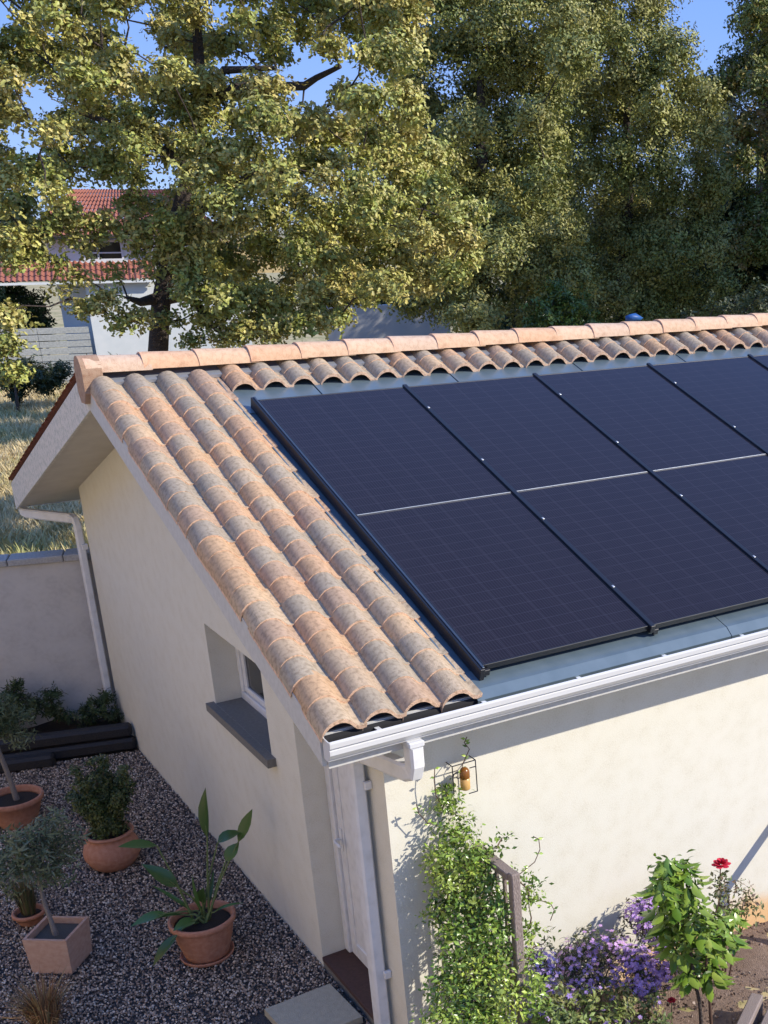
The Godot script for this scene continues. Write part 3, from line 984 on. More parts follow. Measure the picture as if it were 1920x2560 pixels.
func solar_array() -> void:
	# cell print: fine conductor lines and the thin gaps between cells
	var im := Image.create(360, 540, false, Image.FORMAT_RGB8)
	var basec := Color(0.0165, 0.0125, 0.0165)
	var n := FastNoiseLite.new()
	n.seed = 4
	n.frequency = 0.02
	for y in 540:
		for x in 360:
			var c := basec * (1.0 + 0.12 * n.get_noise_2d(x, y))
			if x % 60 == 0 or y % 30 == 0:
				c = Color(0.042, 0.038, 0.050)
			elif x % 6 == 3:
				c = c.lerp(Color(0.05, 0.046, 0.06), 0.55)
			elif y % 5 == 2:
				c = c.lerp(Color(0.03, 0.03, 0.045), 0.25)
			im.set_pixel(x, y, Color(c.r, c.g, c.b).linear_to_srgb())
	M.cells = mat(Color(1, 1, 1), 0.12)
	M.cells.albedo_texture = ImageTexture.create_from_image(im)
	M.cells.metallic_specular = 0.29
	M.cells.uv1_scale = Vector3(1, 1, 1)
	var w := 1.154
	var l := 1.676
	var hw := w / 2 - 0.012
	var hl := l / 2 - 0.003
	var fr := S()
	for e in [[-hw, -hw + 0.011, -hl, hl], [hw - 0.011, hw, -hl, hl], [-hw + 0.011, hw - 0.011, -hl, -hl + 0.011], [-hw + 0.011, hw - 0.011, hl - 0.011, hl]]:
		box_at(fr, Vector3(e[0], -0.036, e[2]), Vector3(e[1], 0.0, e[3]), 0.0015)
	var frame := done(fr, M.black_metal)
	var gs := S()
	var gx := hw - 0.012
	var gl := hl - 0.012
	var q := [[Vector3(-gx, -0.002, -gl), Vector2(0, 0)], [Vector3(gx, -0.002, -gl), Vector2(1, 0)], [Vector3(gx, -0.002, gl), Vector2(1, 1)], [Vector3(-gx, -0.002, gl), Vector2(0, 1)]]
	for t in [0, 1, 2, 0, 2, 3]:
		gs.set_uv(q[t][1])
		gs.add_vertex(q[t][0])
	for t in [0, 2, 1, 0, 3, 2]:
		gs.set_uv(q[t][1])
		gs.add_vertex(q[t][0] - Vector3(0, 0.006, 0))
	var glass := done(gs, M.cells)
	var cols := ["first column next to the tiled verge", "second column from the tiled verge", "third column from the tiled verge", "fourth column from the tiled verge", "fifth column from the tiled verge", "sixth column from the tiled verge"]
	for c in 6:
		for r in 2:
			var o := thing("solar_panel", "black solar panel in the %s row, %s" % [["upper", "lower"][r], cols[c]], "solar panel", Vector3.ZERO, "solar panels on the garage roof")
			o.transform = roof_xf(0.507 + w * (c + 0.5), 0.694 + l * (r + 0.5), 0.0)
			put("frame", frame, o)
			put("glass", glass, o)
	# raised rails between the columns with their bright clamps
	var clamp := box_mesh(Vector3(-0.008, 0.0, -0.011), Vector3(0.008, 0.005, 0.011), M.joint, 0.002)
	var ord := ["first", "second", "third", "fourth", "fifth"]
	for c in 5:
		var o := thing("panel_rail", "raised black rail with clamps, %s from the tiled verge between panel columns" % ord[c], "rail", Vector3.ZERO, "rails between the solar panels")
		o.transform = roof_xf(0.507 + w * (c + 1), 0.68, 0.0)
		put("bar", box_mesh(Vector3(-0.017, -0.04, 0.0), Vector3(0.017, 0.013, 3.39), M.black_metal, 0.003), o)
		for v in [0.41, 1.245, 2.085, 2.94]:
			put("clamp", clamp, o, Transform3D(Basis.IDENTITY, Vector3(0, 0.013, v)))
	var e := thing("panel_edge_rail", "long black edge rail along the left side of the solar panels", "rail")
	e.transform = roof_xf(0.507, 0.68, 0.0)
	put("bar", box_mesh(Vector3(-0.022, -0.079, -0.03), Vector3(0.008, 0.001, 3.40), M.black_metal, 0.003), e)
	put("lip", box_mesh(Vector3(-0.006, 0.0015, -0.02), Vector3(0.008, 0.008, 3.39), M.edge_metal, 0.002), e)
	var j := thing("panel_joint", "thin silver joint line between the upper and lower solar panels", "joint strip")
	for c in 6:
		put("strip", box_mesh(Vector3(-hw + 0.01, -0.02, -0.0022), Vector3(hw - 0.01, 0.002, 0.0022), M.joint, 0.0006), j, roof_xf(0.507 + w * (c + 0.5), 0.694 + l, 0.0))
	for c in 7:
		put("foot", box_mesh(Vector3(-0.018, -0.06, 0.0), Vector3(0.018, -0.02, 0.022), M.black_metal, 0.003), j, roof_xf(0.507 + w * c + 0.03, 4.046, 0.0))


# ---------------------------------------------------------------- the gravel yard
func yard() -> void:
	var slope := Basis(Vector3(1, 0, 0.3).normalized(), Vector3.UP, Vector3(1, 0, 0.3).normalized().cross(Vector3.UP))
	# boundary wall with coping stones; x runs along the wall
	var w := thing("boundary_wall", "grey white rendered garden wall with pale coping behind the gravel yard", "wall")
	w.transform = Transform3D(slope, Vector3(0, 0, -3.475))
	put("wall", box_mesh(Vector3(-9.0, -0.05, -0.2), Vector3(0.4, 1.80, 0.0), M.boundary), w)
	var x := 0.4
	var k := 0
	while x > -8.8:
		var l: float = [0.62, 0.5, 0.56][k % 3]
		put("coping_stone", box_mesh(Vector3(x - l + 0.004, 1.801, -0.24), Vector3(x - 0.004, 1.868, 0.04), M.coping, 0.008), w)
		x -= l
		k += 1
	# planting bed held by black timbers
	var s := S(true)
	gridded(s, -7.0, 0.04, 0.0, 0.74, 0.08, func(a, b): return 0.12 + 0.03 * sin(a * 9.0) * cos(b * 13.0), 0.0)
	var bed := structure("back_bed_soil", done(s, M.soil))
	bed.transform = w.transform
	var rows := [[0.075, -2.70, -3.6, -0.012, "lower black edging timber against the gable wall"], [0.205, -2.735, -3.55, -0.02, "upper black edging timber holding the back bed"], [0.06, -2.56, -3.7, -0.75, "black edging timber lying in front of the other two"]]
	for r in rows:
		s = S()
		var c: Vector3 = Vector3(0, r[0], r[1])
		var d := Vector3(1, 0, 0.3)
		var pts := []
		for i in 9:
			pts.append(c + d * lerpf(r[3], r[2], i / 8.0) + Vector3(0, 0.006 * sin(i * 2.3), 0.006 * sin(i * 1.7)))
		var mid: Vector3 = (pts[0] + pts[8]) / 2
		box(s, Transform3D(slope, mid), Vector3(pts[0].distance_to(pts[8]), 0.126, 0.135), 0.026)
		var o := put("edging_timber", done(s, M.timber))
		tag(o, r[4], "timber", "black timbers edging the back bed")
	put_slab()
	# plants in the back bed
	var greens := [Color(0.045, 0.085, 0.025), Color(0.06, 0.10, 0.035), Color(0.035, 0.06, 0.02), Color(0.08, 0.10, 0.045)]
	var small := clump(7, 0.07, LONG, M.soft_leaf, 11)
	var beds := [
		["bed_shrub", "wispy upright green shrub in the back bed left of the bare gap", [[-0.92, 0.55, -3.45, 0.12], [-0.80, 0.42, -3.45, 0.16], [-0.98, 0.36, -3.5, 0.17], [-0.86, 0.68, -3.42, 0.07]]],
		["bed_shrub", "pale twiggy plant in the middle of the back bed", [[-0.58, 0.5, -3.4, 0.09], [-0.60, 0.36, -3.4, 0.11], [-0.52, 0.28, -3.36, 0.10]]],
		["bed_shrub", "low dark leafy plant at the foot of the far downpipe", [[-0.22, 0.33, -3.22, 0.12], [-0.12, 0.42, -3.22, 0.09], [-0.32, 0.26, -3.24, 0.12], [-0.10, 0.24, -3.15, 0.10]]],
		["bed_shrub", "dark feathery shrub at the left end of the back bed", [[-1.35, 0.45, -3.55, 0.18], [-1.25, 0.62, -3.5, 0.12], [-1.5, 0.38, -3.5, 0.16], [-1.15, 0.33, -3.45, 0.13]]],
	]
	for b in beds:
		var c0: Array = b[2][0]
		var o := thing(b[0], b[1], "shrub", Vector3(c0[0], 0.12, c0[2]))
		crown("foliage", o, b[2], small, 4200.0, greens, 0.55, 1.0, {"off": o.position})
		twigs("stems", o, [Vector3.ZERO, Vector3(0, 0.08, 0)], b[2], M.stem, 0.008, 0.003, o.position, 4)
	# dry grass tuft at the front
	grass_tuft("dry_grass_tuft", "tuft of dry brown ornamental grass on the gravel near the front", Vector3(-1.72, 0.0, 1.72), 460, 0.42, 0.17, [Color(0.30, 0.16, 0.07), Color(0.40, 0.25, 0.12), Color(0.20, 0.10, 0.05), Color(0.34, 0.27, 0.12)])


func put_slab() -> void:
	var s := S()
	var p := [Vector3(-0.53, 0, 2.41), Vector3(-0.066, 0, 2.398), Vector3(-0.04, 0, 2.885), Vector3(-0.50, 0, 2.90)]
	var lo: Array = p.map(func(a): return a + Vector3(0, 0.0, 0))
	var hi: Array = p.map(func(a): return a.lerp(Vector3(-0.29, 0, 2.65), 0.01) + Vector3(0, 0.05, 0))
	face(s, hi.duplicate(), Vector3.UP)
	for i in 4:
		var j := (i + 1) % 4
		face(s, [lo[i], lo[j], hi[j], hi[i]], (p[i] + p[j]) / 2 - Vector3(-0.29, 0, 2.65))
	tag(put("stepping_slab", done(s, M.slab)), "square beige concrete slab lying on the gravel in front of the brown threshold", "paving slab")


func grass_tuft(called: String, label: String, at: Vector3, count: int, height: float, spread: float, cols: Array) -> void:
	var o := thing(called, label, "grass", at)
	put_blades(o, Vector3.ZERO, count, height, spread, cols, 0.006)


func put_blades(o: Node3D, at: Vector3, count: int, height: float, spread: float, cols: Array, width: float) -> void:
	var s := S()
	for k in count:
		var a := rng.randf_range(0, TAU)
		var base := at + Vector3(cos(a), 0, sin(a)) * spread * 0.35 * sqrt(rng.randf())
		var lean := Vector3(cos(a), 0, sin(a)) * rng.randf_range(0.1, 1.0) * spread * 1.5
		var h := height * rng.randf_range(0.55, 1.05)
		var side := Vector3(-sin(a), 0, cos(a)) * width * 0.5
		s.set_color(cols[rng.randi() % cols.size()])
		var p1 := base + Vector3(0, h * 0.6, 0) + lean * 0.35
		var p2 := base + Vector3(0, h, 0) * rng.randf_range(0.75, 1.0) + lean
		quad(s, base - side, base + side, p1 + side * 0.8, p1 - side * 0.8)
		tri(s, p1 - side * 0.8, p1 + side * 0.8, p2)
	var b := put("blades", done(s, M.soft_leaf), o)
	b.set_meta("kind", "stuff")


# ---------------------------------------------------------------- pots
func pot_mesh(r0: float, r1: float, h: float, lip: float, m: Material) -> ArrayMesh:
	var s := S()
	lathe(s, [Vector2(0.0, 0.0), Vector2(r0 - 0.006, 0.0), Vector2(r0, 0.006), Vector2(lerpf(r0, r1, 0.3), h * 0.30), Vector2(lerpf(r0, r1, 0.42), h * 0.42), Vector2(lerpf(r0, r1, 0.45) + 0.002, h * 0.45), Vector2(lerpf(r0, r1, 0.8) - 0.004, h * 0.80),
		Vector2(r1 - 0.012, h - lip), Vector2(r1 - 0.002, h - lip + 0.004), Vector2(r1, h - lip * 0.5), Vector2(r1, h - 0.008), Vector2(r1 - 0.006, h), Vector2(r1 - 0.018, h), Vector2(r1 - 0.024, h - 0.008), Vector2(r1 - 0.035, h - 0.05)], 48)
	return done(s, m)


func soil_mesh(r: float, y: float) -> ArrayMesh:
	var s := S()
	lathe(s, [Vector2(r, y - 0.01), Vector2(r * 0.6, y + 0.006), Vector2(0.0, y + 0.004)], 28)
	return done(s, M.soil)


func pots() -> void:
	var olive := [Color(0.10, 0.125, 0.065), Color(0.13, 0.15, 0.085), Color(0.07, 0.095, 0.045), Color(0.16, 0.18, 0.11), Color(0.085, 0.12, 0.05)]
	olive = olive.map(func(c): return c * 1.3)
	var sprig := clump(8, 0.055, LONG, M.soft_leaf, 21, 1.3)
	# olive in the round pot, at the left edge
	var o := thing("potted_olive_tree", "small olive tree with slim trunk in a round terracotta pot at the left edge", "potted tree", Vector3(-1.283, 0, -1.64))
	put("pot", pot_mesh(0.145, 0.238, 0.27, 0.05, M.clay), o)
	put("soil", soil_mesh(0.20, 0.222), o)
	var s := S()
	tube(s, [Vector3(0.02, 0.22, 0.0), Vector3(0.005, 0.40, 0.01), Vector3(-0.02, 0.6, 0.0), Vector3(-0.04, 0.80, 0.0)], [0.026, 0.021, 0.02, 0.014], 9)
	put("trunk", done(s, M.pale_bark), o)
	var bl := [[-0.05, 1.0, 0.0, 0.20], [-0.18, 0.92, 0.05, 0.17], [0.10, 0.95, -0.03, 0.17], [-0.08, 1.2, 0.0, 0.17], [0.03, 1.12, 0.06, 0.14], [0.12, 0.82, 0.08, 0.12], [-0.16, 1.12, -0.05, 0.14], [-0.02, 1.35, 0.0, 0.09]]
	crown("foliage", o, bl, sprig, 2400.0, olive, 0.7, 1.1)
	twigs("branches", o, [Vector3(-0.03, 0.72, 0), Vector3(-0.04, 0.80, 0)], bl, M.pale_bark, 0.009, 0.003)
	# olive in the square planter
	o = thing("potted_olive_tree", "small olive tree in a square pale terracotta planter", "potted tree", Vector3(-1.462, 0, 0.925))
	var pl := Node3D.new()
	pl.name = "planter"
	pl.rotation_degrees.y = -39.8
	o.add_child(pl)
	for k in 4:
		s = S()
		var b := Basis(Vector3.UP, k * PI / 2)
		var a0 := 0.142
		var a1 := 0.158
		var outp := [b * Vector3(-a0, 0.004, a0), b * Vector3(a0, 0.004, a0), b * Vector3(a1, 0.285, a1), b * Vector3(-a1, 0.285, a1)]
		var t := 0.02
		var inp := [b * Vector3(-a0 + t, 0.004, a0 - t), b * Vector3(a0 - t, 0.004, a0 - t), b * Vector3(a1 - t, 0.285, a1 - t), b * Vector3(-a1 + t, 0.285, a1 - t)]
		face(s, outp.duplicate(), b * Vector3.BACK)
		face(s, inp.duplicate(), b * Vector3.FORWARD)
		face(s, [outp[2], outp[3], inp[3], inp[2]], Vector3.UP)
		face(s, [outp[0], outp[1], inp[1], inp[0]], Vector3.DOWN)
		put("side", done(s, M.box), pl)
	put("soil", box_mesh(Vector3(-0.135, 0.20, -0.135), Vector3(0.135, 0.245, 0.135), tri_mat(ramp_tex(256, [[0.15, 175, 3, 1.0]], [[0.0, Color(0.02, 0.02, 0.02)], [1.0, Color(0.11, 0.11, 0.105)]]), 4.0, 0.95), 0.01), pl)
	s = S()
	tube(s, [Vector3(-0.01, 0.24, 0.02), Vector3(-0.02, 0.36, 0.01), Vector3(-0.035, 0.50, 0.0), Vector3(-0.04, 0.68, 0.0)], [0.021, 0.016, 0.014, 0.010], 9)
	put("trunk", done(s, M.pale_bark), o)
	bl = [[-0.05, 0.86, 0.0, 0.19], [-0.2, 0.80, 0.03, 0.16], [0.10, 0.82, -0.02, 0.16], [-0.12, 1.0, 0.0, 0.16], [0.04, 1.02, 0.0, 0.15], [0.18, 0.92, -0.05, 0.12], [-0.26, 0.92, 0.0, 0.12], [0.05, 0.70, 0.05, 0.10], [0.14, 1.10, 0.0, 0.08]]
	crown("foliage", o, bl, sprig, 1900.0, olive, 0.7, 1.1)
	twigs("branches", o, [Vector3(-0.037, 0.60, 0), Vector3(-0.04, 0.68, 0)], bl, M.pale_bark, 0.007, 0.002)
	# small pot behind the planter
	o = thing("potted_grass", "small terracotta pot of thin grassy stems behind the square planter", "potted plant", Vector3(-1.535, 0, 0.20))
	put("pot", pot_mesh(0.075, 0.118, 0.10, 0.03, M.clay), o)
	put("soil", soil_mesh(0.09, 0.075), o)
	put_blades(o, Vector3(0, 0.07, 0), 220, 0.42, 0.13, [Color(0.12, 0.13, 0.05), Color(0.17, 0.16, 0.07), Color(0.08, 0.10, 0.04), Color(0.20, 0.13, 0.07)], 0.006)
	# bellied urn with box shrub
	o = thing("potted_shrub", "dense small leaved green shrub in a bellied terracotta urn", "potted plant", Vector3(-0.80, 0, -0.345))
	s = S()
	lathe(s, [Vector2(0, 0), Vector2(0.13, 0.0), Vector2(0.15, 0.01), Vector2(0.185, 0.05), Vector2(0.214, 0.11), Vector2(0.218, 0.15), Vector2(0.205, 0.20), Vector2(0.178, 0.25), Vector2(0.164, 0.275), Vector2(0.168, 0.285), Vector2(0.186, 0.292), Vector2(0.19, 0.303), Vector2(0.184, 0.313), Vector2(0.166, 0.315), Vector2(0.158, 0.305), Vector2(0.155, 0.26)], 48)
	put("urn", done(s, M.clay), o)
	put("soil", soil_mesh(0.157, 0.275), o)
	var boxg := [Color(0.045, 0.075, 0.018), Color(0.065, 0.095, 0.022), Color(0.03, 0.05, 0.012), Color(0.14, 0.17, 0.04), Color(0.10, 0.11, 0.03)]
	bl = [[0.0, 0.44, 0.0, 0.13], [0.05, 0.38, 0.06, 0.09], [-0.06, 0.38, 0.07, 0.09], [0.0, 0.58, 0.0, 0.14]]
	for k in 15:
		var a := k * 2.4
		var rr := 0.05 + 0.20 * sqrt(k / 15.0)
		var tall := rng.randf_range(0.72, 0.98) - rr * 0.4
		for q in 5:
			var f := 0.3 + 0.7 * q / 4.0
			bl.append([cos(a) * rr * f, 0.30 + (tall - 0.30) * f, sin(a) * rr * f, 0.075 - 0.006 * q])
	crown("foliage", o, bl, clump(9, 0.030, OVAL, M.leaf, 23, 1.6), 5600.0, boxg, 0.8, 1.15)
	twigs("stems", o, [Vector3(0, 0.28, 0), Vector3(-0.05, 0.29, 0.03), Vector3(0.05, 0.29, -0.02)], bl, M.stem, 0.007, 0.003)
	# bird of paradise
	o = thing("potted_strelitzia", "large paddle leaved plant in a round terracotta pot on a saucer", "potted plant", Vector3(-0.606, 0, 1.462))
	s = S()
	lathe(s, [Vector2(0, 0), Vector2(0.15, 0), Vector2(0.178, 0.012), Vector2(0.186, 0.034), Vector2(0.182, 0.04), Vector2(0.176, 0.036), Vector2(0.165, 0.016), Vector2(0, 0.014)], 44)
	put("saucer", done(s, M.clay), o)
	put("pot", pot_mesh(0.148, 0.228, 0.31, 0.045, M.clay), o, Transform3D(Basis.IDENTITY, Vector3(0, 0.016, 0)))
	put("soil", soil_mesh(0.192, 0.28), o)
	var blades := [
		[[0.125, 0.91, -0.01], [0.128, 1.28, 0.0], 0.10, 0.12, Vector3(-1, 0.2, 0.5)],
		[[0.19, 0.84, -0.02], [0.34, 0.925, 0.0], 0.10, 0.35, Vector3(-0.3, 1, 0.3)],
		[[0.325, 0.81, 0.0], [0.47, 1.03, 0.0], 0.085, -0.1, Vector3(-0.8, 0.3, 0.6)],
		[[0.22, 0.69, 0.0], [0.325, 0.81, 0.0], 0.09, 0.1, Vector3(-0.6, 0.5, 0.6)],
		[[-0.20, 0.93, -0.06], [-0.43, 1.03, -0.05], 0.085, 0.15, Vector3(0, 1, 0.4)],
		[[-0.13, 0.61, 0.0], [-0.27, 0.83, 0.0], 0.10, 0.45, Vector3(-0.2, 0.8, 0.6)],
		[[-0.22, 0.42, -0.02], [-0.45, 0.46, -0.02], 0.085, 0.3, Vector3(0, 1, 0.3)],
		[[-0.20, 0.30, 0.10], [-0.42, 0.20, 0.16], 0.08, 0.25, Vector3(0, 1, 0.2)],
		[[0.02, 0.42, 0.0], [0.03, 0.55, 0.02], 0.09, 0.1, Vector3(-1, 0.2, 0.5)],
		[[-0.06, 0.34, 0.06], [-0.20, 0.40, 0.12], 0.09, 0.4, Vector3(-0.2, 1, 0.4)],
		[[-0.10, 0.36, -0.02], [-0.33, 0.52, 0.02], 0.035, 0.5, Vector3(0, 1, 0.3)],
		[[-0.08, 0.33, 0.04], [-0.30, 0.30, 0.10], 0.03, 0.4, Vector3(0, 1, 0.2)],
		[[-0.05, 0.36, -0.05], [-0.22, 0.62, -0.10], 0.03, 0.4, Vector3(0, 0.6, 0.6)],
		[[0.06, 0.36, -0.03], [0.16, 0.60, -0.10], 0.03, 0.3, Vector3(0, 0.6, 0.6)],
		[[0.0, 0.36, 0.03], [-0.06, 0.66, 0.05], 0.03, 0.2, Vector3(-0.6, 0.3, 0.6)],
		[[0.08, 0.34, 0.03], [0.22, 0.45, 0.10], 0.03, 0.5, Vector3(0, 1, 0.3)],
	]
	for b in blades:
		s = S(true)
		var p0 := Vector3(b[0][0], b[0][1], b[0][2])
		var p1 := Vector3(b[1][0], b[1][1], b[1][2])
		var cc := Color(0.045, 0.10, 0.022) * rng.randf_range(0.75, 1.35)
		leaf(s, p0, p1 - p0, b[4], p0.distance_to(p1), [0.02, b[2] / p0.distance_to(p1) * 0.75, b[2] / p0.distance_to(p1), b[2] / p0.distance_to(p1) * 0.95, b[2] / p0.distance_to(p1) * 0.55, 0.0], Color(cc.r, cc.g, cc.b), b[3], 0.35)
		var lf := put("leaf", done(s, M.gloss_leaf), o)
		s = S()
		var root := Vector3(rng.randf_range(-0.05, 0.06), 0.27, rng.randf_range(-0.04, 0.04))
		tube(s, [root, root.lerp(p0, 0.5) + Vector3(0, 0.04, 0), p0, p0.lerp(p1, 0.25)], [0.010, 0.007, 0.005, 0.002], 7)
		put("stalk", done(s, M.green_stem), lf)


# ---------------------------------------------------------------- the flower bed
func flower(petals: int, r: float, m: Material, sd: int, c: Color, heart: Color) -> ArrayMesh:
	var s := S()
	var q := RandomNumberGenerator.new()
	q.seed = sd
	for k in petals:
		var a := TAU * k / petals + q.randf_range(-0.15, 0.15)
		var l := q.randf_range(0.8, 1.15)
		leaf(s, Vector3.ZERO, Vector3(cos(a), 0.25, sin(a)), Vector3.UP, r * l, [0.15, 0.42, 0.0], c * l, 0.2, 0.1)
	s.set_color(heart)
	for k in 6:
		var a := TAU * k / 6
		tri(s, Vector3(0, r * 0.16, 0), Vector3(cos(a + 1.05), 0.0, sin(a + 1.05)) * r * 0.2, Vector3(cos(a), 0.0, sin(a)) * r * 0.2)
	return done(s, m)


func flower_bed() -> void:
	var aster := flower(9, 0.017, M.petal, 5, Color(0.44, 0.32, 0.60), Color(0.55, 0.4, 0.08))
	var thin := clump(8, 0.045, LONG, M.soft_leaf, 31, 1.4)
	var grey_green := [Color(0.10, 0.12, 0.055), Color(0.14, 0.15, 0.08), Color(0.07, 0.085, 0.035), Color(0.11, 0.09, 0.06)]
	var purples := [[Color(1.15, 1.1, 1.2), Color(0.75, 0.7, 0.95), Color(1.3, 1.35, 1.2)], [Color(1.1, 0.95, 0.95), Color(0.8, 0.62, 0.8), Color(1.25, 1.05, 1.1)], [Color(1.0, 0.85, 1.05), Color(0.75, 0.6, 0.9), Color(1.25, 1.1, 1.2)]]
	var labels := ["small blue mauve aster clump between the trellis post and the middle asters", "wide dusky mauve aster clump in the middle of the flower bed", "tall bright purple aster clump beside the small camellia like tree"]
	for k in 3:
		var bl: Array = [ASTER_0, ASTER_1, ASTER_2][k]
		var o := thing("aster_clump", labels[k], "flowers", Vector3(bl[0][0], 0, bl[0][2]), "purple asters along the front wall")
		crown("foliage", o, bl, thin, 2600.0, grey_green, 0.7, 1.1, {"off": o.position})
		var heads := []
		for b in bl:
			heads.append([b[0], b[1] + b[3] * 0.25, b[2] + 0.03, b[3] * 0.95])
		crown("blooms", o, heads.slice(0, 6), aster, [7000.0, 4600.0, 11000.0][k], purples[k], 0.7, 1.25, {"off": o.position, "power": 0.25, "up": 0.9})
		twigs("stems", o, [Vector3(0, 0, 0), Vector3(0.08, 0.0, 0.05), Vector3(0.18, 0, 0)], bl, M.stem, 0.006, 0.002, o.position, 4)
	var og := thing("bed_foliage", "low tangle of light green leaves and small flowers in front of the asters", "plant", Vector3(1.0, 0, 4.2))
	var lively := [Color(0.16, 0.22, 0.05), Color(0.10, 0.15, 0.04), Color(0.22, 0.28, 0.07), Color(0.06, 0.09, 0.03), Color(0.26, 0.24, 0.08)]
	crown("leaves", og, BED_GREEN, clump(6, 0.045, OVAL, M.leaf, 33, 1.3), 2600.0, lively, 0.6, 1.2, {"off": og.position})
	crown("blooms", og, BED_GREEN, aster, 420.0, purples[0], 0.9, 1.5, {"off": og.position, "power": 0.2, "up": 0.9})
	twigs("stems", og, [Vector3(0, 0, 0), Vector3(0.2, 0, 0), Vector3(0.4, 0, 0.05)], BED_GREEN, M.stem, 0.006, 0.002, og.position, 4)
	# small tree with drooping glossy leaves: each leaf a piece
	var o := thing("small_garden_tree", "small tree with drooping glossy light green leaves on two thin stems", "tree", Vector3(1.66, 0, 4.34))
	var s := S()
	tube(s, [Vector3(-0.01, 0, 0.0), Vector3(-0.03, 0.25, 0), Vector3(-0.07, 0.5, -0.02), Vector3(-0.10, 0.85, -0.03), Vector3(-0.09, 1.2, -0.02)], [0.014, 0.012, 0.011, 0.008, 0.004], 8)
	put("stem", done(s, M.bark), o)
	s = S()
	tube(s, [Vector3(0.07, 0, 0.0), Vector3(0.05, 0.25, 0), Vector3(0.02, 0.45, -0.01), Vector3(0.05, 0.75, 0), Vector3(0.14, 1.0, 0.0)], [0.012, 0.010, 0.009, 0.007, 0.003], 8)
	put("stem", done(s, M.stem), o)
	var shapes := []
	for k in 9:
		s = S(true)
		var c: Color = [Color(0.17, 0.27, 0.035), Color(0.22, 0.32, 0.05), Color(0.10, 0.19, 0.025), Color(0.26, 0.33, 0.06), Color(0.20, 0.29, 0.05)][[0, 1, 2, 3, 0, 1, 2, 1, 4][k]]
		leaf(s, Vector3.ZERO, Vector3(0, 0, 1), Vector3.UP, 0.10, [0.05, 0.40, 0.50, 0.34, 0.0], c, rng.randf_range(0.3, 0.7), rng.randf_range(0.25, 0.5))
		shapes.append(done(s, M.gloss_leaf))
	for k in 290:
		var b: Array = SMALL_TREE[rng.randi() % SMALL_TREE.size()]
		var d := unit()
		var p: Vector3 = Vector3(b[0], b[1], b[2]) + d * b[3] * pow(rng.randf(), 0.4) - o.position
		var dirv := (Vector3(d.x * 0.8, -0.75 + rng.randf_range(-0.4, 0.3), d.z * 0.8 + 0.1)).normalized()
		var sd := dirv.cross(Vector3.UP + d * 0.4).normalized()
		put("leaf", shapes[rng.randi() % 9], o, Transform3D(Basis(sd, sd.cross(dirv) * -1.0, dirv).orthonormalized().scaled(Vector3.ONE * rng.randf_range(0.8, 1.25)), p))
	crown("small_leaves", o, SMALL_TREE, clump(3, 0.075, [0.05, 0.40, 0.46, 0.0], M.gloss_leaf, 43, 1.0, 0.5), 2600.0, [Color(0.15, 0.25, 0.035), Color(0.20, 0.30, 0.05), Color(0.09, 0.17, 0.025)], 0.7, 1.1, {"off": o.position})
	twigs("twigs", o, dense([Vector3(-0.07, 0.5, -0.02), Vector3(-0.10, 0.85, -0.03), Vector3(-0.09, 1.2, -0.02), Vector3(0.05, 0.75, 0), Vector3(0.14, 1.0, 0.0)], 0.1), SMALL_TREE, M.stem, 0.004, 0.002, o.position, 4)
	# rose
	o = thing("rose_bush", "thin rose bush with one red bloom in front of the wall", "rose bush", Vector3(2.10, 0, 4.03))
	for e in [[Vector3(0, 0, 0), Vector3(-0.05, 0.35, 0.0), Vector3(-0.08, 0.7, 0.02), Vector3(-0.07, 0.98, 0.02)], [Vector3(0.01, 0, 0.01), Vector3(0.06, 0.2, 0.0), Vector3(0.12, 0.42, 0.0), Vector3(0.15, 0.62, 0.0)], [Vector3(0.0, 0, -0.02), Vector3(-0.07, 0.16, 0.0), Vector3(-0.14, 0.33, 0.0)], [Vector3(0.02, 0, 0), Vector3(0.09, 0.24, -0.02), Vector3(0.2, 0.48, -0.02)], [Vector3(-0.02, 0, 0.0), Vector3(-0.02, 0.2, 0.03), Vector3(-0.04, 0.4, 0.03)]]:
		s = S()
		tube(s, e, range(e.size()).map(func(i): return lerpf(0.008, 0.004, float(i) / (e.size() - 1))), 7)
		put("stem", done(s, M.stem), o)
	crown("leaves", o, ROSE_LEAF, clump(4, 0.045, OVAL, M.leaf, 37, 1.2), 3600.0, [Color(0.14, 0.19, 0.06), Color(0.22, 0.28, 0.08), Color(0.22, 0.13, 0.09), Color(0.12, 0.10, 0.06)], 0.7, 1.1, {"off": o.position})
	rose(o, Vector3(-0.065, 0.995, 0.02), 0.046, Color(0.62, 0.02, 0.06))
	o = thing("red_flower", "tiny red flower low down beside the dark tree stems", "flower", Vector3(1.51, 0, 4.2))
	s = S()
	tube(s, [Vector3(0.01, 0, 0), Vector3(0, 0.12, 0.0), Vector3(0, 0.24, 0)], [0.004, 0.003, 0.003], 6)
	put("stem", done(s, M.green_stem), o)
	rose(o, Vector3(0, 0.25, 0), 0.022, Color(0.55, 0.02, 0.05))
	# two weathered timbers at the right
	var ends := [["weathered grey timber nearer the wall, half cut by the picture edge", Vector3(2.10, 0.06, 4.36), Vector3(1.35, 0.06, 4.86)], ["weathered grey timber beyond the dark gap, nearest the corner", Vector3(2.19, 0.06, 4.475), Vector3(1.45, 0.06, 4.97)]]
	for e in ends:
		var d: Vector3 = (e[2] - e[1])
		var b := Basis(d.normalized().cross(Vector3.UP) * -1.0, Vector3.UP, d.normalized())
		s = S()
		box(s, Transform3D(Basis(Vector3.UP.cross(d.normalized()), Vector3.UP, d.normalized()), (e[1] + e[2]) / 2), Vector3(0.085, 0.16, d.length()), 0.008)
		tag(put("garden_timber", done(s, M.grey_wood)), e[0], "timber", "weathered timbers on the flower bed")
	# crumbs of bark and clods on the soil
	var bit := S()
	var ico := []
	for k in 8:
		ico.append(unit())
	hull(bit, ico)
	var buf := PackedFloat32Array()
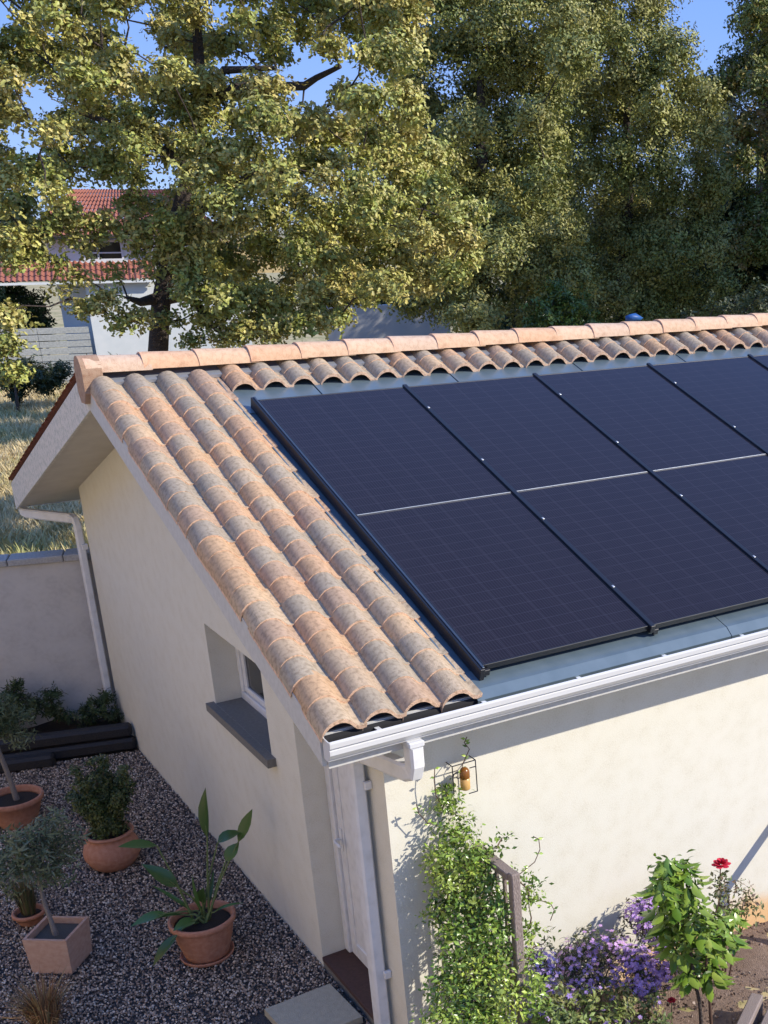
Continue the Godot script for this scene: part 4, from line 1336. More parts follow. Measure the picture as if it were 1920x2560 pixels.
	for k in 5200:
		var p := Vector3(rng.randf_range(0.9, 4.5), 0.0, rng.randf_range(3.56, 5.2))
		var q := rng.randf_range(0.004, 0.016) * rng.randf_range(0.5, 1.2)
		var c: Color = [Color(0.10, 0.06, 0.045), Color(0.28, 0.20, 0.16), Color(0.36, 0.28, 0.23), Color(0.06, 0.04, 0.035), Color(0.22, 0.14, 0.10)][rng.randi() % 5]
		push(buf, aim(unit()).scaled_local(Vector3(q * 1.6, q * 0.6, q)), p, c)
	tag(multi("bark_mulch", done(bit, M.pebble), buf), "crumbs of bark and dry clods scattered over the flower bed soil", "mulch")


func rose(o: Node3D, at: Vector3, r: float, c: Color) -> void:
	var s := S(true)
	for ring in 4:
		for k in 6:
			var a := TAU * k / 6 + ring * 0.5
			var el := 1.25 - ring * 0.38
			var d := Vector3(cos(a) * cos(el), sin(el), sin(a) * cos(el))
			leaf(s, at + Vector3(cos(a), 0, sin(a)) * r * 0.12 * ring, d, Vector3.UP if el < 1.0 else Vector3(-cos(a), 0.2, -sin(a)), r * (0.75 + 0.1 * ring), [0.35, 0.85, 0.95, 0.35], c * rng.randf_range(0.8, 1.15), 0.12, -0.2)
	put("bloom", done(s, M.petal), o)


func vine_and_lantern() -> void:
	var t := thing("trellis", "weathered grey wooden trellis frame standing out from the front wall", "trellis", Vector3(0.50, 0, ZF))
	for e in [["post", Vector3(-0.02, 0.0, 0.485), Vector3(0.035, 1.462, 0.535)], ["post", Vector3(-0.02, 0.0, 0.02), Vector3(0.03, 1.40, 0.06)], ["top_rail", Vector3(-0.025, 1.405, 0.06), Vector3(0.04, 1.45, 0.484)], ["cross_rail", Vector3(-0.015, 0.70, 0.06), Vector3(0.025, 0.74, 0.484)]]:
		put(e[0], box_mesh(e[1], e[2], M.grey_wood, 0.005), t)
	for k in 4:
		put("slat", box_mesh(Vector3(-0.006, 0.05, 0.12 + k * 0.09), Vector3(0.012, 1.404, 0.145 + k * 0.09), M.grey_wood, 0.003), t)
	var t2 := thing("trellis", "low trellis bar beyond the right picture edge, known by its slanting shadow on the wall", "trellis", Vector3(2.97, 0, ZF))
	put("post", box_mesh(Vector3(-0.02, 0.0, 0.44), Vector3(0.035, 0.85, 0.49), M.grey_wood, 0.005), t2)
	put("top_rail", box_mesh(Vector3(-0.025, 0.79, 0.002), Vector3(0.04, 0.845, 0.439), M.grey_wood, 0.005), t2)
	var v := thing("climbing_vine", "leafy climbing vine with light green leaves growing over the trellis", "vine", Vector3(0.42, 0, 3.75))
	var pal := [Color(0.13, 0.22, 0.035), Color(0.20, 0.30, 0.05), Color(0.28, 0.36, 0.07), Color(0.09, 0.15, 0.03), Color(0.07, 0.12, 0.025), Color(0.05, 0.09, 0.02), Color(0.24, 0.34, 0.06), Color(0.12, 0.20, 0.035), Color(0.32, 0.36, 0.07)]
	pal = pal.map(func(c): return c * 1.4)
	crown("leaves", v, VINE, clump(6, 0.042, OVAL, M.gloss_leaf, 41, 1.8), 4300.0, pal, 0.7, 1.2, {"off": v.position, "power": 0.5})
	twigs("stems", v, dense([Vector3(0, 0, 0), Vector3(-0.05, 0.6, 0), Vector3(-0.05, 1.2, -0.08), Vector3(-0.02, 1.7, -0.15)], 0.15), VINE, M.stem, 0.006, 0.002, v.position, 5)
	# loose tendrils against the wall
	for e in [
		[[0.44, 1.90, 3.60], [0.45, 2.0, 3.62], [0.50, 2.08, 3.62], [0.47, 2.13, 3.62], [0.49, 2.16, 3.62]],
		[[0.30, 1.78, 3.62], [0.27, 1.85, 3.62], [0.265, 1.95, 3.62], [0.275, 2.02, 3.62]],
		[[0.62, 1.34, 3.9], [0.72, 1.40, 3.92], [0.76, 1.47, 3.92], [0.755, 1.54, 3.92], [0.72, 1.57, 3.92]],
		[[0.63, 1.20, 3.95], [0.72, 1.16, 3.95], [0.80, 1.10, 3.95], [0.82, 1.05, 3.95], [0.79, 0.99, 3.95]],
		[[0.27, 1.66, 3.62], [0.2, 1.70, 3.63], [0.15, 1.78, 3.63], [0.14, 1.84, 3.63]],
	]:
		var s := S()
		var pts: Array = e.map(func(q): return Vector3(q[0], q[1], q[2]) - v.position)
		tube(s, pts, pts.map(func(_q): return 0.0028), 5)
		var st := put("tendril", done(s, M.stem), v)
		s = S()
		for k in range(1, pts.size()):
			for sd in [-1, 1]:
				var p: Vector3 = pts[k].lerp(pts[k - 1], rng.randf())
				leaf(s, p, Vector3(sd, rng.randf_range(-0.2, 0.8), rng.randf_range(0, 0.5)), Vector3(0, 0.5, 1), 0.034, OVAL, pal[rng.randi() % 5], 0.3)
		put("leaf", done(s, M.gloss_leaf), st)
	# wire lantern with amber glass
	var l := thing("wall_lantern", "small black wire lantern with amber glass on the wall above the vine", "lantern", Vector3(0.46, 1.80, 3.555))
	var s := S()
	for e in [[Vector3(0.075, 0.0, 0.06), Vector3(0.075, 0.20, 0.06)], [Vector3(-0.075, 0.20, 0.06), Vector3(0.075, 0.20, 0.06)], [Vector3(-0.075, 0.03, 0.06), Vector3(-0.075, 0.20, 0.06)], [Vector3(0.075, 0.0, 0.06), Vector3(0.02, 0.0, 0.06)], [Vector3(-0.075, 0.20, 0.06), Vector3(-0.075, 0.20, -0.015)], [Vector3(0.075, 0.20, 0.06), Vector3(0.075, 0.20, -0.015)], [Vector3(0.075, 0.16, 0.06), Vector3(0.035, 0.16, 0.06)], [Vector3(-0.075, 0.15, 0.06), Vector3(-0.04, 0.15, 0.06)]]:
		tube(s, [e[0], e[1]], [0.0032, 0.0032], 6)
	var curl := []
	for k in 14:
		var a := k * 0.5
		curl.append(Vector3(-0.045 - 0.03 * cos(a) * (1.0 - k / 16.0), 0.13 + 0.035 * sin(a) * (1.0 - k / 16.0), 0.062))
	tube(s, curl, curl.map(func(_q): return 0.0028), 6)
	put("frame", done(s, M.wire), l)
	s = S()
	lathe(s, [Vector2(0, 0.108), Vector2(0.028, 0.108), Vector2(0.031, 0.112), Vector2(0.030, 0.150), Vector2(0.020, 0.168), Vector2(0.008, 0.174), Vector2(0.0, 0.1745)], 20, Vector3(0, 0, 0.06))
	put("amber_shade", done(s, M.amber), l)
	s = S()
	lathe(s, [Vector2(0, 0.035), Vector2(0.026, 0.036), Vector2(0.029, 0.041), Vector2(0.029, 0.104), Vector2(0.0, 0.1075)], 20, Vector3(0, 0, 0.06))
	put("glass", done(s, M.amber_pale), l)


# ---------------------------------------------------------------- beyond the garden
func background() -> void:
	# tall dry grass
	var s := S()
	var r := RandomNumberGenerator.new()
	r.seed = 3
	for k in 12:
		var a := r.randf_range(0, TAU)
		var base := Vector3(r.randf_range(-0.08, 0.08), 0, r.randf_range(-0.08, 0.08))
		var side := Vector3(-sin(a), 0, cos(a)) * 0.008
		var tip := base + Vector3(cos(a) * 0.2, r.randf_range(0.14, 0.36), sin(a) * 0.2)
		var c := r.randf_range(0.8, 1.2)
		s.set_color(Color(c, c, c))
		quad(s, base - side, base + side, base.lerp(tip, 0.6) + side + Vector3(0, 0.05, 0), base.lerp(tip, 0.6) - side + Vector3(0, 0.05, 0))
		tri(s, base.lerp(tip, 0.6) - side + Vector3(0, 0.05, 0), base.lerp(tip, 0.6) + side + Vector3(0, 0.05, 0), tip)
	var blade := done(s, M.soft_leaf)
	var n := FastNoiseLite.new()
	n.seed = 21
	n.frequency = 0.22
	var buf := PackedFloat32Array()
	for k in 60000:
		var z := rng.randf_range(-42.0, -5.5)
		var x := rng.randf_range(-9.0, 13.0)
		var g := n.get_noise_2d(x, z) + rng.randf_range(-0.25, 0.25)
		if g < -0.28 and rng.randf() < 0.6:
			continue
		var dry := Color(0.72, 0.57, 0.30).lerp(Color(0.38, 0.38, 0.13), clampf(0.12 - g * 1.4, 0, 1))
		push(buf, Basis(Vector3.UP, rng.randf_range(0, TAU)).scaled(Vector3.ONE * rng.randf_range(0.6, 1.25)), Vector3(x, -0.04, z), dry * rng.randf_range(0.8, 1.2))
	tag(multi("dry_grass", blade, buf), "tall dry straw coloured grass on the field behind the garden wall", "grass")

	# the neighbour's house; u along its front, depth towards the garden
	var h := thing("neighbour_house", "white house with red tile roofs and a white framed upper window behind the oak", "house", Vector3(6.372, 0, -33.716))
	h.rotation_degrees.y = -14.42
	put("lower_wall", box_mesh(Vector3(0.6, -0.1, -6.0), Vector3(5.4, 3.30, 0.0), M.white_wall), h)
	put("side_wall", box_mesh(Vector3(-0.25, -0.1, -6.0), Vector3(0.598, 3.28, -0.9), M.white_wall), h)
	put("upper_wall", box_mesh(Vector3(-0.35, 3.302, -7.0), Vector3(4.7, 4.70, -1.1), M.white_wall), h)
	put("ledge", box_mesh(Vector3(2.75, 3.305, -1.098), Vector3(5.5, 3.40, 0.08), M.white_wall, 0.02), h)
	put("dark_gable", box_mesh(Vector3(-2.4, 3.3, -5.0), Vector3(-0.352, 4.25, -1.4), mat(Color(0.06, 0.035, 0.045), 0.9)), h)
	put("ochre_wall", box_mesh(Vector3(4.8, 3.41, -6.0), Vector3(7.0, 4.45, -1.5), M.ochre), h)
	# lean-to roof of rolled tiles, then the hipped main roof
	var lean := S(true)
	wavy(lean, Vector3(-2.4, 3.36, 0.25), Vector3(2.72, 3.36, 0.25), Vector3(2.72, 3.90, -1.09), Vector3(-2.4, 3.90, -1.09), 0.16, 0.028)
	put("lower_roof", done(lean, M.red_roof), h).set_meta("kind", "stuff")
	s = S()
	box_at(s, Vector3(-2.4, 3.26, 0.18), Vector3(2.72, 3.33, 0.26))
	put("lower_eaves_board", done(s, M.white_wall), h)
	var top := S(true)
	wavy(top, Vector3(-0.9, 4.68, -0.6), Vector3(5.1, 4.68, -0.6), Vector3(3.6, 6.1, -4.0), Vector3(0.6, 6.1, -4.0), 0.17, 0.03)
	wavy(top, Vector3(5.1, 4.68, -0.6), Vector3(5.1, 4.68, -7.4), Vector3(3.6, 6.1, -4.0), Vector3(3.6, 6.1, -4.0), 0.17, 0.03)
	wavy(top, Vector3(-0.9, 4.68, -7.4), Vector3(-0.9, 4.68, -0.6), Vector3(0.6, 6.1, -4.0), Vector3(0.6, 6.1, -4.0), 0.17, 0.03)
	wavy(top, Vector3(5.1, 4.68, -7.4), Vector3(-0.9, 4.68, -7.4), Vector3(0.6, 6.1, -4.0), Vector3(3.6, 6.1, -4.0), 0.17, 0.03)
	put("main_roof", done(top, M.red_roof), h).set_meta("kind", "stuff")
	put("main_eaves_board", box_mesh(Vector3(-0.85, 4.55, -0.72), Vector3(5.05, 4.64, -0.62), M.dark), h)
	var w := Node3D.new()
	w.name = "window"
	h.add_child(w)
	s = S()
	for e in [[0.65, 1.85, 3.90, 3.96], [0.65, 1.85, 4.46, 4.52], [0.65, 0.71, 3.96, 4.46], [1.79, 1.85, 3.96, 4.46], [1.07, 1.13, 3.96, 4.46], [0.71, 1.07, 4.12, 4.16], [1.13, 1.79, 4.12, 4.16]]:
		box_at(s, Vector3(e[0], e[2], -1.1), Vector3(e[1], e[3], -1.03))
	put("frame", done(s, M.white), w)
	put("pane", box_mesh(Vector3(0.70, 3.95, -1.098), Vector3(1.08, 4.47, -1.06), M.glass), w)
	put("pane", box_mesh(Vector3(1.12, 3.95, -1.098), Vector3(1.80, 4.47, -1.06), M.glass), w)
	put("sill", box_mesh(Vector3(0.55, 3.84, -1.099), Vector3(1.95, 3.897, -0.98), M.white_wall), w)
	# board fence
	var f := thing("board_fence", "grey horizontal board fence at the far side of the field", "fence", Vector3(6.372, 0, -33.716))
	f.rotation_degrees.y = -14.42
	for bay in 3:
		for k in 9:
			put("plank", box_mesh(Vector3(-4.0 + bay * 1.5, 0.1 + k * 0.208, -0.1 + 0.01 * (k % 2)), Vector3(-2.51 + bay * 1.5, 0.1 + k * 0.208 + 0.185, -0.06 + 0.01 * (k % 2)), M.fence, 0.006), f)
		put("post", box_mesh(Vector3(-4.06 + bay * 1.5, 0.0, -0.2), Vector3(-3.96 + bay * 1.5, 1.95, -0.11), M.fence), f)
	# wall in the shade between the oak and the green trees
	var gw := put("far_garden_wall", box_mesh(Vector3(-1.0, -0.1, -0.15), Vector3(2.2, 2.95, 0.15), M.grey_wall), self, Transform3D(Basis(Vector3.UP, -0.41), Vector3(11.1, 0, -21.8)))
	tag(gw, "blue grey rendered wall in the shade between the oak and the green trees", "wall")
	# shrubs
	var dark := [Color(0.035, 0.055, 0.016), Color(0.05, 0.075, 0.02), Color(0.025, 0.04, 0.012), Color(0.07, 0.09, 0.03)]
	var mid := clump(9, 0.11, OVAL, M.leaf, 51, 1.3)
	bush("sapling", "young dark leaved tree with a thin trunk on the dry field", "tree", SAPLING, mid, 1100.0, dark, Vector3(3.54, 0, -28.3), 0.05, 0.6, 1.0)
	bush("hedge", "dark and bright green hedge behind the board fence, left of the white house", "hedge", HEDGE, mid, 520.0, [Color(0.05, 0.09, 0.02), Color(0.035, 0.06, 0.016), Color(0.09, 0.14, 0.03)], Vector3(5.9, 0, -35.6), 0.06, 0.8, 1.2)
	bush("pale_shrub", "pale yellow green feathery shrub in front of the white house", "shrub", [[5.1, 1.45, -25.9, 0.28], [5.4, 1.35, -25.8, 0.3], [5.7, 1.5, -25.7, 0.25], [5.3, 0.95, -25.8, 0.35], [5.8, 1.0, -25.7, 0.3]], clump(9, 0.12, LONG, M.soft_leaf, 53, 1.0), 900.0, [Color(0.28, 0.30, 0.10), Color(0.20, 0.24, 0.07), Color(0.36, 0.34, 0.15)], Vector3(5.4, 0, -25.8), 0.04, 0.7, 1.1)
	bush("laurel", "bright green bush low under the dark trees above the ridge", "shrub", GREEN_BUSH, clump(9, 0.09, OVAL, M.gloss_leaf, 55, 1.4), 520.0, [Color(0.09, 0.15, 0.03), Color(0.13, 0.20, 0.035), Color(0.05, 0.09, 0.02)], Vector3(11.4, 0, -12.4), 0.06, 0.7, 1.1)
	bush("understory_shrub", "dull green shrub below the rightmost tree just above the ridge", "shrub", RIGHT_BUSH, clump(9, 0.08, OVAL, M.leaf, 57, 1.4), 420.0, [Color(0.06, 0.085, 0.025), Color(0.04, 0.06, 0.018), Color(0.09, 0.10, 0.035)], Vector3(12.2, 0, -8.2), 0.05, 0.7, 1.1)
	bush("far_hedge", "dark mass of foliage behind the green trees", "hedge", FAR_HEDGE, clump(10, 0.2, OVAL, M.leaf, 59, 1.6), 330.0, dark, Vector3(17.5, 0, -22.5), 0.1, 0.8, 1.3)
	# something blue left on the bank
	s = S(true)
	var pts := []
	var q := RandomNumberGenerator.new()
	q.seed = 8
	for k in 16:
		var y := 1.0 - 2.0 * (k + 0.5) / 16.0
		pts.append(Vector3(cos(k * 2.4) * sqrt(1 - y * y) * 0.22, y * 0.11, sin(k * 2.4) * sqrt(1 - y * y) * 0.14) * 0.75 * q.randf_range(0.8, 1.25))
	hull(s, pts)
	var b := put("blue_cover", done(s, M.blue), self, Transform3D(Basis.IDENTITY, Vector3(10.42, 3.35, -8.65)))
	tag(b, "small crumpled blue cover caught in the bushes just above the roof ridge", "tarpaulin")


# wavy sheet over a-b (lower edge) to d-c (upper edge)
func wavy(s: SurfaceTool, a: Vector3, b: Vector3, c: Vector3, d: Vector3, pitch: float, amp: float) -> void:
	var n := int(a.distance_to(b) / pitch * 6.0)
	var up := (b - a).cross(d - a).normalized()
	if up.y < 0:
		up = -up
	var rows := maxi(2, int(a.distance_to(d) / 0.36))
	for i in n:
		for r in rows:
			var p := []
			for e in [[i, r, 0.0], [i + 1, r, 0.0], [i + 1, r + 1, 1.0], [i, r + 1, 1.0]]:
				var t: float = float(e[0]) / n
				var v: float = float(e[1]) / rows
				p.append(a.lerp(b, t).lerp(d.lerp(c, t), v) + up * (amp * sin(t * n / 6.0 * TAU) + 0.02 * (1.0 - e[2])))
			face(s, p, up)


func bush(called: String, label: String, cat: String, blobs: Array, mesh: Mesh, dens: float, pal: Array, at: Vector3, r: float, smin: float, smax: float) -> void:
	var o := thing(called, label, cat, at)
	crown("foliage", o, blobs, mesh, dens, pal, smin, smax, {"off": at})
	var topy := 0.0
	for b in blobs:
		topy = maxf(topy, b[1])
	var line := [Vector3.ZERO, Vector3(0.02, topy * 0.35, 0.02), Vector3(0.05, topy * 0.7, 0.0)]
	var s := S()
	tube(s, line, [r, r * 0.8, r * 0.5], 8)
	put("stem", done(s, M.bark), o)
	twigs("branches", o, dense(line, 0.3), blobs, M.bark, r * 0.3, r * 0.1, at, 4)


func tree(called: String, label: String, trunk: Array, rad: Array, limbs: Array, blobs: Array, mesh: Mesh, dens: float, pal: Array, smin: float, smax: float, opt := {}) -> void:
	var at: Vector3 = trunk[0]
	var o := thing(called, label, "tree", at)
	var s := S()
	var line := trunk.map(func(p): return p - at)
	tube(s, line, rad, 12)
	put("trunk", done(s, M.bark), o)
	var wood := dense(line, 0.4).filter(func(p): return p.y > line[-1].y * 0.28)
	for l in limbs:
		s = S()
		var pts: Array = l.map(func(p): return p - at)
		tube(s, pts, range(pts.size()).map(func(i): return lerpf(0.085, 0.03, float(i) / (pts.size() - 1))), 8)
		put("limb", done(s, M.bark), o)
		wood.append_array(dense(pts, 0.4))
	twigs("branches", o, wood, blobs, M.bark, 0.016, 0.006, at)
	opt["off"] = at
	crown("crown", o, blobs, mesh, dens, pal, smin, smax, opt)


func trees() -> void:
	var oak := [Color(0.22, 0.215, 0.062), Color(0.28, 0.255, 0.085), Color(0.17, 0.18, 0.045), Color(0.33, 0.28, 0.105), Color(0.13, 0.15, 0.036), Color(0.26, 0.21, 0.075), Color(0.19, 0.21, 0.055)]
	var oakleaf := clump(9, 0.075, OAK_SHAPE, M.leaf, 61, 3.0)
	var v := func(x, y, z): return Vector3(x, y, z)
	oak = oak.map(func(c): return c * 2.0)
	tree("oak_tree", "large oak with yellowing olive leaves and a dark leaning trunk",
		[v.call(2.45, -0.1, -9.98), v.call(2.52, 1.6, -9.97), v.call(2.667, 3.167, -9.95), v.call(2.80, 3.85, -9.91), v.call(3.01, 4.51, -9.85), v.call(3.15, 4.94, -9.81), v.call(3.41, 5.54, -9.84), v.call(3.66, 6.34, -9.87), v.call(3.82, 7.12, -9.92), v.call(3.90, 7.89, -10.0), v.call(3.97, 8.8, -10.1)],
		[0.26, 0.18, 0.145, 0.135, 0.125, 0.12, 0.10, 0.09, 0.075, 0.06, 0.03],
		[[v.call(3.136, 4.83, -9.82), v.call(3.26, 5.05, -9.37), v.call(3.52, 5.35, -8.65), v.call(4.0, 5.7, -8.3)], [v.call(3.685, 6.596, -9.86), v.call(4.2, 6.75, -9.4), v.call(4.96, 6.77, -8.98), v.call(5.05, 6.857, -8.73), v.call(5.25, 6.98, -8.32)], [v.call(2.763, 3.93, -9.92), v.call(2.43, 3.90, -9.59), v.call(2.21, 3.976, -9.34)], [v.call(2.93, 3.926, -9.88), v.call(3.06, 3.967, -9.42), v.call(3.176, 3.70, -9.08), v.call(3.25, 3.5, -8.9)], [v.call(3.66, 6.45, -9.86), v.call(4.03, 6.97, -9.54), v.call(4.63, 6.993, -9.11)], [v.call(3.487, 5.697, -9.82), v.call(2.655, 6.128, -9.54), v.call(1.92, 6.318, -9.10)]],
		OAK, oakleaf, 1200.0, oak, 0.7, 1.15, {"up": 0.5, "power": 0.5, "loose": 1.6, "squash": 0.6})
	var olive := [Color(0.130, 0.138, 0.042), Color(0.165, 0.165, 0.055), Color(0.10, 0.115, 0.033), Color(0.19, 0.178, 0.066), Color(0.08, 0.098, 0.028), Color(0.145, 0.135, 0.05)]
	var smallleaf := clump(9, 0.10, OVAL, M.leaf, 63, 2.3)
	olive = olive.map(func(c): return Color(c.r * 2.2, c.g * 2.2, c.b * 1.75))
	tree("green_tree", "broad olive green tree right of the oak with a gap of sky on its left",
		[v.call(11.5, -0.1, -16.1), v.call(11.4, 2.5, -16.0), v.call(11.6, 5.0, -16.0), v.call(11.7, 8.5, -15.9)], [0.24, 0.2, 0.15, 0.06], [], TREE_B, smallleaf, 850.0, olive, 0.75, 1.2, {"up": 0.25, "power": 0.5, "loose": 1.55})
	tree("green_tree", "tall dense olive green tree whose right side meets the open sky",
		[v.call(16.2, -0.1, -17.2), v.call(16.1, 2.5, -17.2), v.call(16.3, 5.0, -17.1), v.call(16.3, 9.2, -17.0)], [0.24, 0.2, 0.15, 0.06], [], TREE_C, smallleaf, 750.0, olive, 0.8, 1.25, {"up": 0.25, "power": 0.5, "loose": 1.55})
	var green := [Color(0.085, 0.115, 0.03), Color(0.11, 0.14, 0.04), Color(0.065, 0.085, 0.022), Color(0.14, 0.13, 0.05), Color(0.05, 0.07, 0.02), Color(0.15, 0.10, 0.05)]
	green = green.map(func(c): return Color(c.r * 2.2, c.g * 2.0, c.b * 1.5))
	tree("green_tree", "greener leafy tree at the right edge of the picture",
		[v.call(22.3, -0.1, -18.8), v.call(22.2, 2.5, -18.8), v.call(22.3, 5.0, -18.7), v.call(22.4, 9.5, -18.7)], [0.22, 0.18, 0.14, 0.06], [], TREE_D, clump(9, 0.11, OVAL, M.leaf, 65, 2.0), 600.0, green, 0.8, 1.3, {"up": 0.3, "power": 0.5, "loose": 1.5})
	tree("pine_tree", "dark blue green conifer behind the rightmost tree",
		[v.call(27.3, -0.1, -24.5), v.call(27.2, 6.0, -24.5), v.call(27.2, 14.0, -24.5)], [0.3, 0.22, 0.06], [], PINE, clump(12, 0.22, LONG, M.soft_leaf, 67, 1.0), 70.0, [Color(0.03, 0.055, 0.035), Color(0.045, 0.07, 0.045), Color(0.02, 0.035, 0.022)], 0.8, 1.2)
	# two more of the same row, further right, whose shade falls on the others
	for e in [[20.3, -5.3, 23.2, -8.8, "tall bushy tree beyond the right edge of the picture, nearer the garage", 12.0], [23.9, -9.5, 27.5, -13.6, "tall bushy tree beyond the right edge of the picture, farther from the garage", 10.2]]:
		var more := []
		for k in 64:
			var t := rng.randf()
			var y := rng.randf_range(1.0, e[5])
			more.append([lerpf(e[0], e[2], t) + rng.randf_range(-1.0, 1.0), y, lerpf(e[1], e[3], t) + rng.randf_range(-1.2, 1.2), rng.randf_range(0.8, 1.2)])
		var mx: float = (e[0] + e[2]) / 2
		var mz: float = (e[1] + e[3]) / 2
		tree("green_tree", e[4], [v.call(mx, -0.1, mz), v.call(mx + 0.1, 5.0, mz), v.call(mx, e[5] - 1.0, mz)], [0.26, 0.2, 0.06], [], more, smallleaf, 330.0, green, 1.6, 2.4)


# unseen house added across the yard so its sunny cream wall brightens the shade
func added_cream_house() -> void:
	var h := thing("added_cream_house", "unseen cream house added across the yard to bounce light at the garage gable", "house", Vector3(-6.6, 0, 0))
	var s := S()
	box_at(s, Vector3(-7.0, -0.1, -7.0), Vector3(0.0, 5.6, 16.0))
	put("wall", done(s, M.cream), h)
	s = S()
	prism_x(s, [Vector2(-7.4, 5.601), Vector2(16.4, 5.601), Vector2(16.4, 5.75), Vector2(-7.4, 5.75)], -7.4, 0.4)
	put("roof", done(s, M.red_roof), h)
	for z in [-4.0, 0.5, 5.0, 9.5]:
		for y in [0.9, 3.5]:
			var w := put("window", box_mesh(Vector3(0.001, y, z), Vector3(0.04, y + 1.25, z + 1.1), M.pvc, 0.005), h)
			put("pane", box_mesh(Vector3(0.03, y + 0.08, z + 0.08), Vector3(0.045, y + 1.17, z + 1.02), M.glass), w)


const VINE := [
	[0.33, 1.80, 3.60, 0.06], [0.37, 1.85, 3.60, 0.05], [0.38, 1.70, 3.62, 0.06], [0.43, 1.59, 3.64, 0.07], [0.31, 1.62, 3.66, 0.07],
	[0.24, 1.51, 3.70, 0.10], [0.34, 1.51, 3.72, 0.10], [0.43, 1.46, 3.75, 0.10], [0.22, 1.38, 3.75, 0.10], [0.33, 1.35, 3.78, 0.13],
	[0.43, 1.36, 3.85, 0.10], [0.20, 1.25, 3.80, 0.10], [0.33, 1.20, 3.85, 0.14], [0.43, 1.24, 3.95, 0.10], [0.18, 1.10, 3.85, 0.10],
	[0.32, 1.04, 3.90, 0.14], [0.42, 1.08, 4.00, 0.10], [0.15, 0.94, 3.90, 0.10], [0.28, 0.89, 3.95, 0.14], [0.42, 0.89, 4.00, 0.11],
	[0.09, 0.81, 3.95, 0.11], [0.22, 0.75, 4.00, 0.14], [0.37, 0.74, 4.05, 0.12], [0.03, 0.67, 4.00, 0.13], [0.18, 0.61, 4.05, 0.14],
	[0.33, 0.58, 4.10, 0.13], [0.63, 1.21, 3.98, 0.07], [0.63, 1.01, 3.98, 0.06], [0.71, 1.25, 3.90, 0.05], [0.57, 0.86, 4.05, 0.07],
	[0.56, 0.69, 4.10, 0.08], [0.57, 0.52, 4.10, 0.09], [0.58, 1.35, 3.90, 0.05], [0.54, 1.50, 3.80, 0.04], [0.65, 1.49, 3.70, 0.03],
	[0.28, 1.74, 3.60, 0.04], [0.12, 1.18, 3.75, 0.05], [0.19, 1.41, 3.68, 0.05], [0.80, 0.84, 3.90, 0.03], [0.09, 0.43, 4.10, 0.18],
	[0.32, 0.35, 4.15, 0.16],
]
const ASTER_0 := [
	[0.76, 0.64, 3.80, 0.11], [0.77, 0.55, 3.90, 0.10],
]
const ASTER_1 := [
	[1.05, 0.50, 3.75, 0.13], [1.24, 0.49, 3.70, 0.14], [1.38, 0.43, 3.72, 0.13], [1.02, 0.42, 3.85, 0.13], [1.23, 0.33, 3.85, 0.13],
]
const ASTER_2 := [
	[1.59, 0.62, 3.75, 0.13], [1.67, 0.65, 3.75, 0.12], [1.44, 0.40, 3.85, 0.12], [1.68, 0.46, 3.80, 0.11], [1.44, 0.29, 3.95, 0.16],
	[1.61, 0.32, 3.95, 0.13],
]
const BED_GREEN := [
	[0.77, 0.49, 4.05, 0.11], [0.94, 0.41, 4.10, 0.12], [1.18, 0.34, 4.10, 0.13], [1.40, 0.24, 4.10, 0.12], [0.73, 0.42, 4.20, 0.12],
	[1.02, 0.29, 4.20, 0.14], [1.32, 0.15, 4.20, 0.13], [0.60, 0.51, 4.15, 0.10],
]
const SMALL_TREE := [
	[1.38, 1.33, 4.33, 0.07], [1.46, 1.29, 4.36, 0.08], [1.51, 1.18, 4.37, 0.08], [1.28, 1.28, 4.41, 0.07], [1.40, 1.10, 4.36, 0.12],
	[1.50, 1.03, 4.40, 0.11], [1.47, 0.88, 4.19, 0.10], [1.51, 0.83, 4.29, 0.12], [1.58, 0.84, 4.41, 0.11], [1.76, 0.79, 4.34, 0.10],
	[1.75, 0.71, 4.40, 0.10], [1.64, 0.56, 4.21, 0.11], [1.48, 0.76, 4.29, 0.10], [1.81, 0.48, 4.24, 0.10], [1.56, 0.50, 4.31, 0.07],
	[1.71, 0.44, 4.32, 0.08], [2.02, 0.67, 4.18, 0.06],
]
const ROSE_LEAF := [
	[2.03, 0.88, 4.05, 0.05], [1.99, 0.84, 4.05, 0.04], [2.08, 0.78, 4.05, 0.05], [2.01, 0.75, 4.05, 0.05], [2.14, 0.63, 4.00, 0.05],
	[2.26, 0.73, 4.00, 0.05], [2.32, 0.61, 4.00, 0.05], [2.35, 0.52, 4.00, 0.06], [2.25, 0.59, 4.00, 0.05], [2.21, 0.51, 4.00, 0.05],
	[2.03, 0.66, 4.05, 0.04],
]
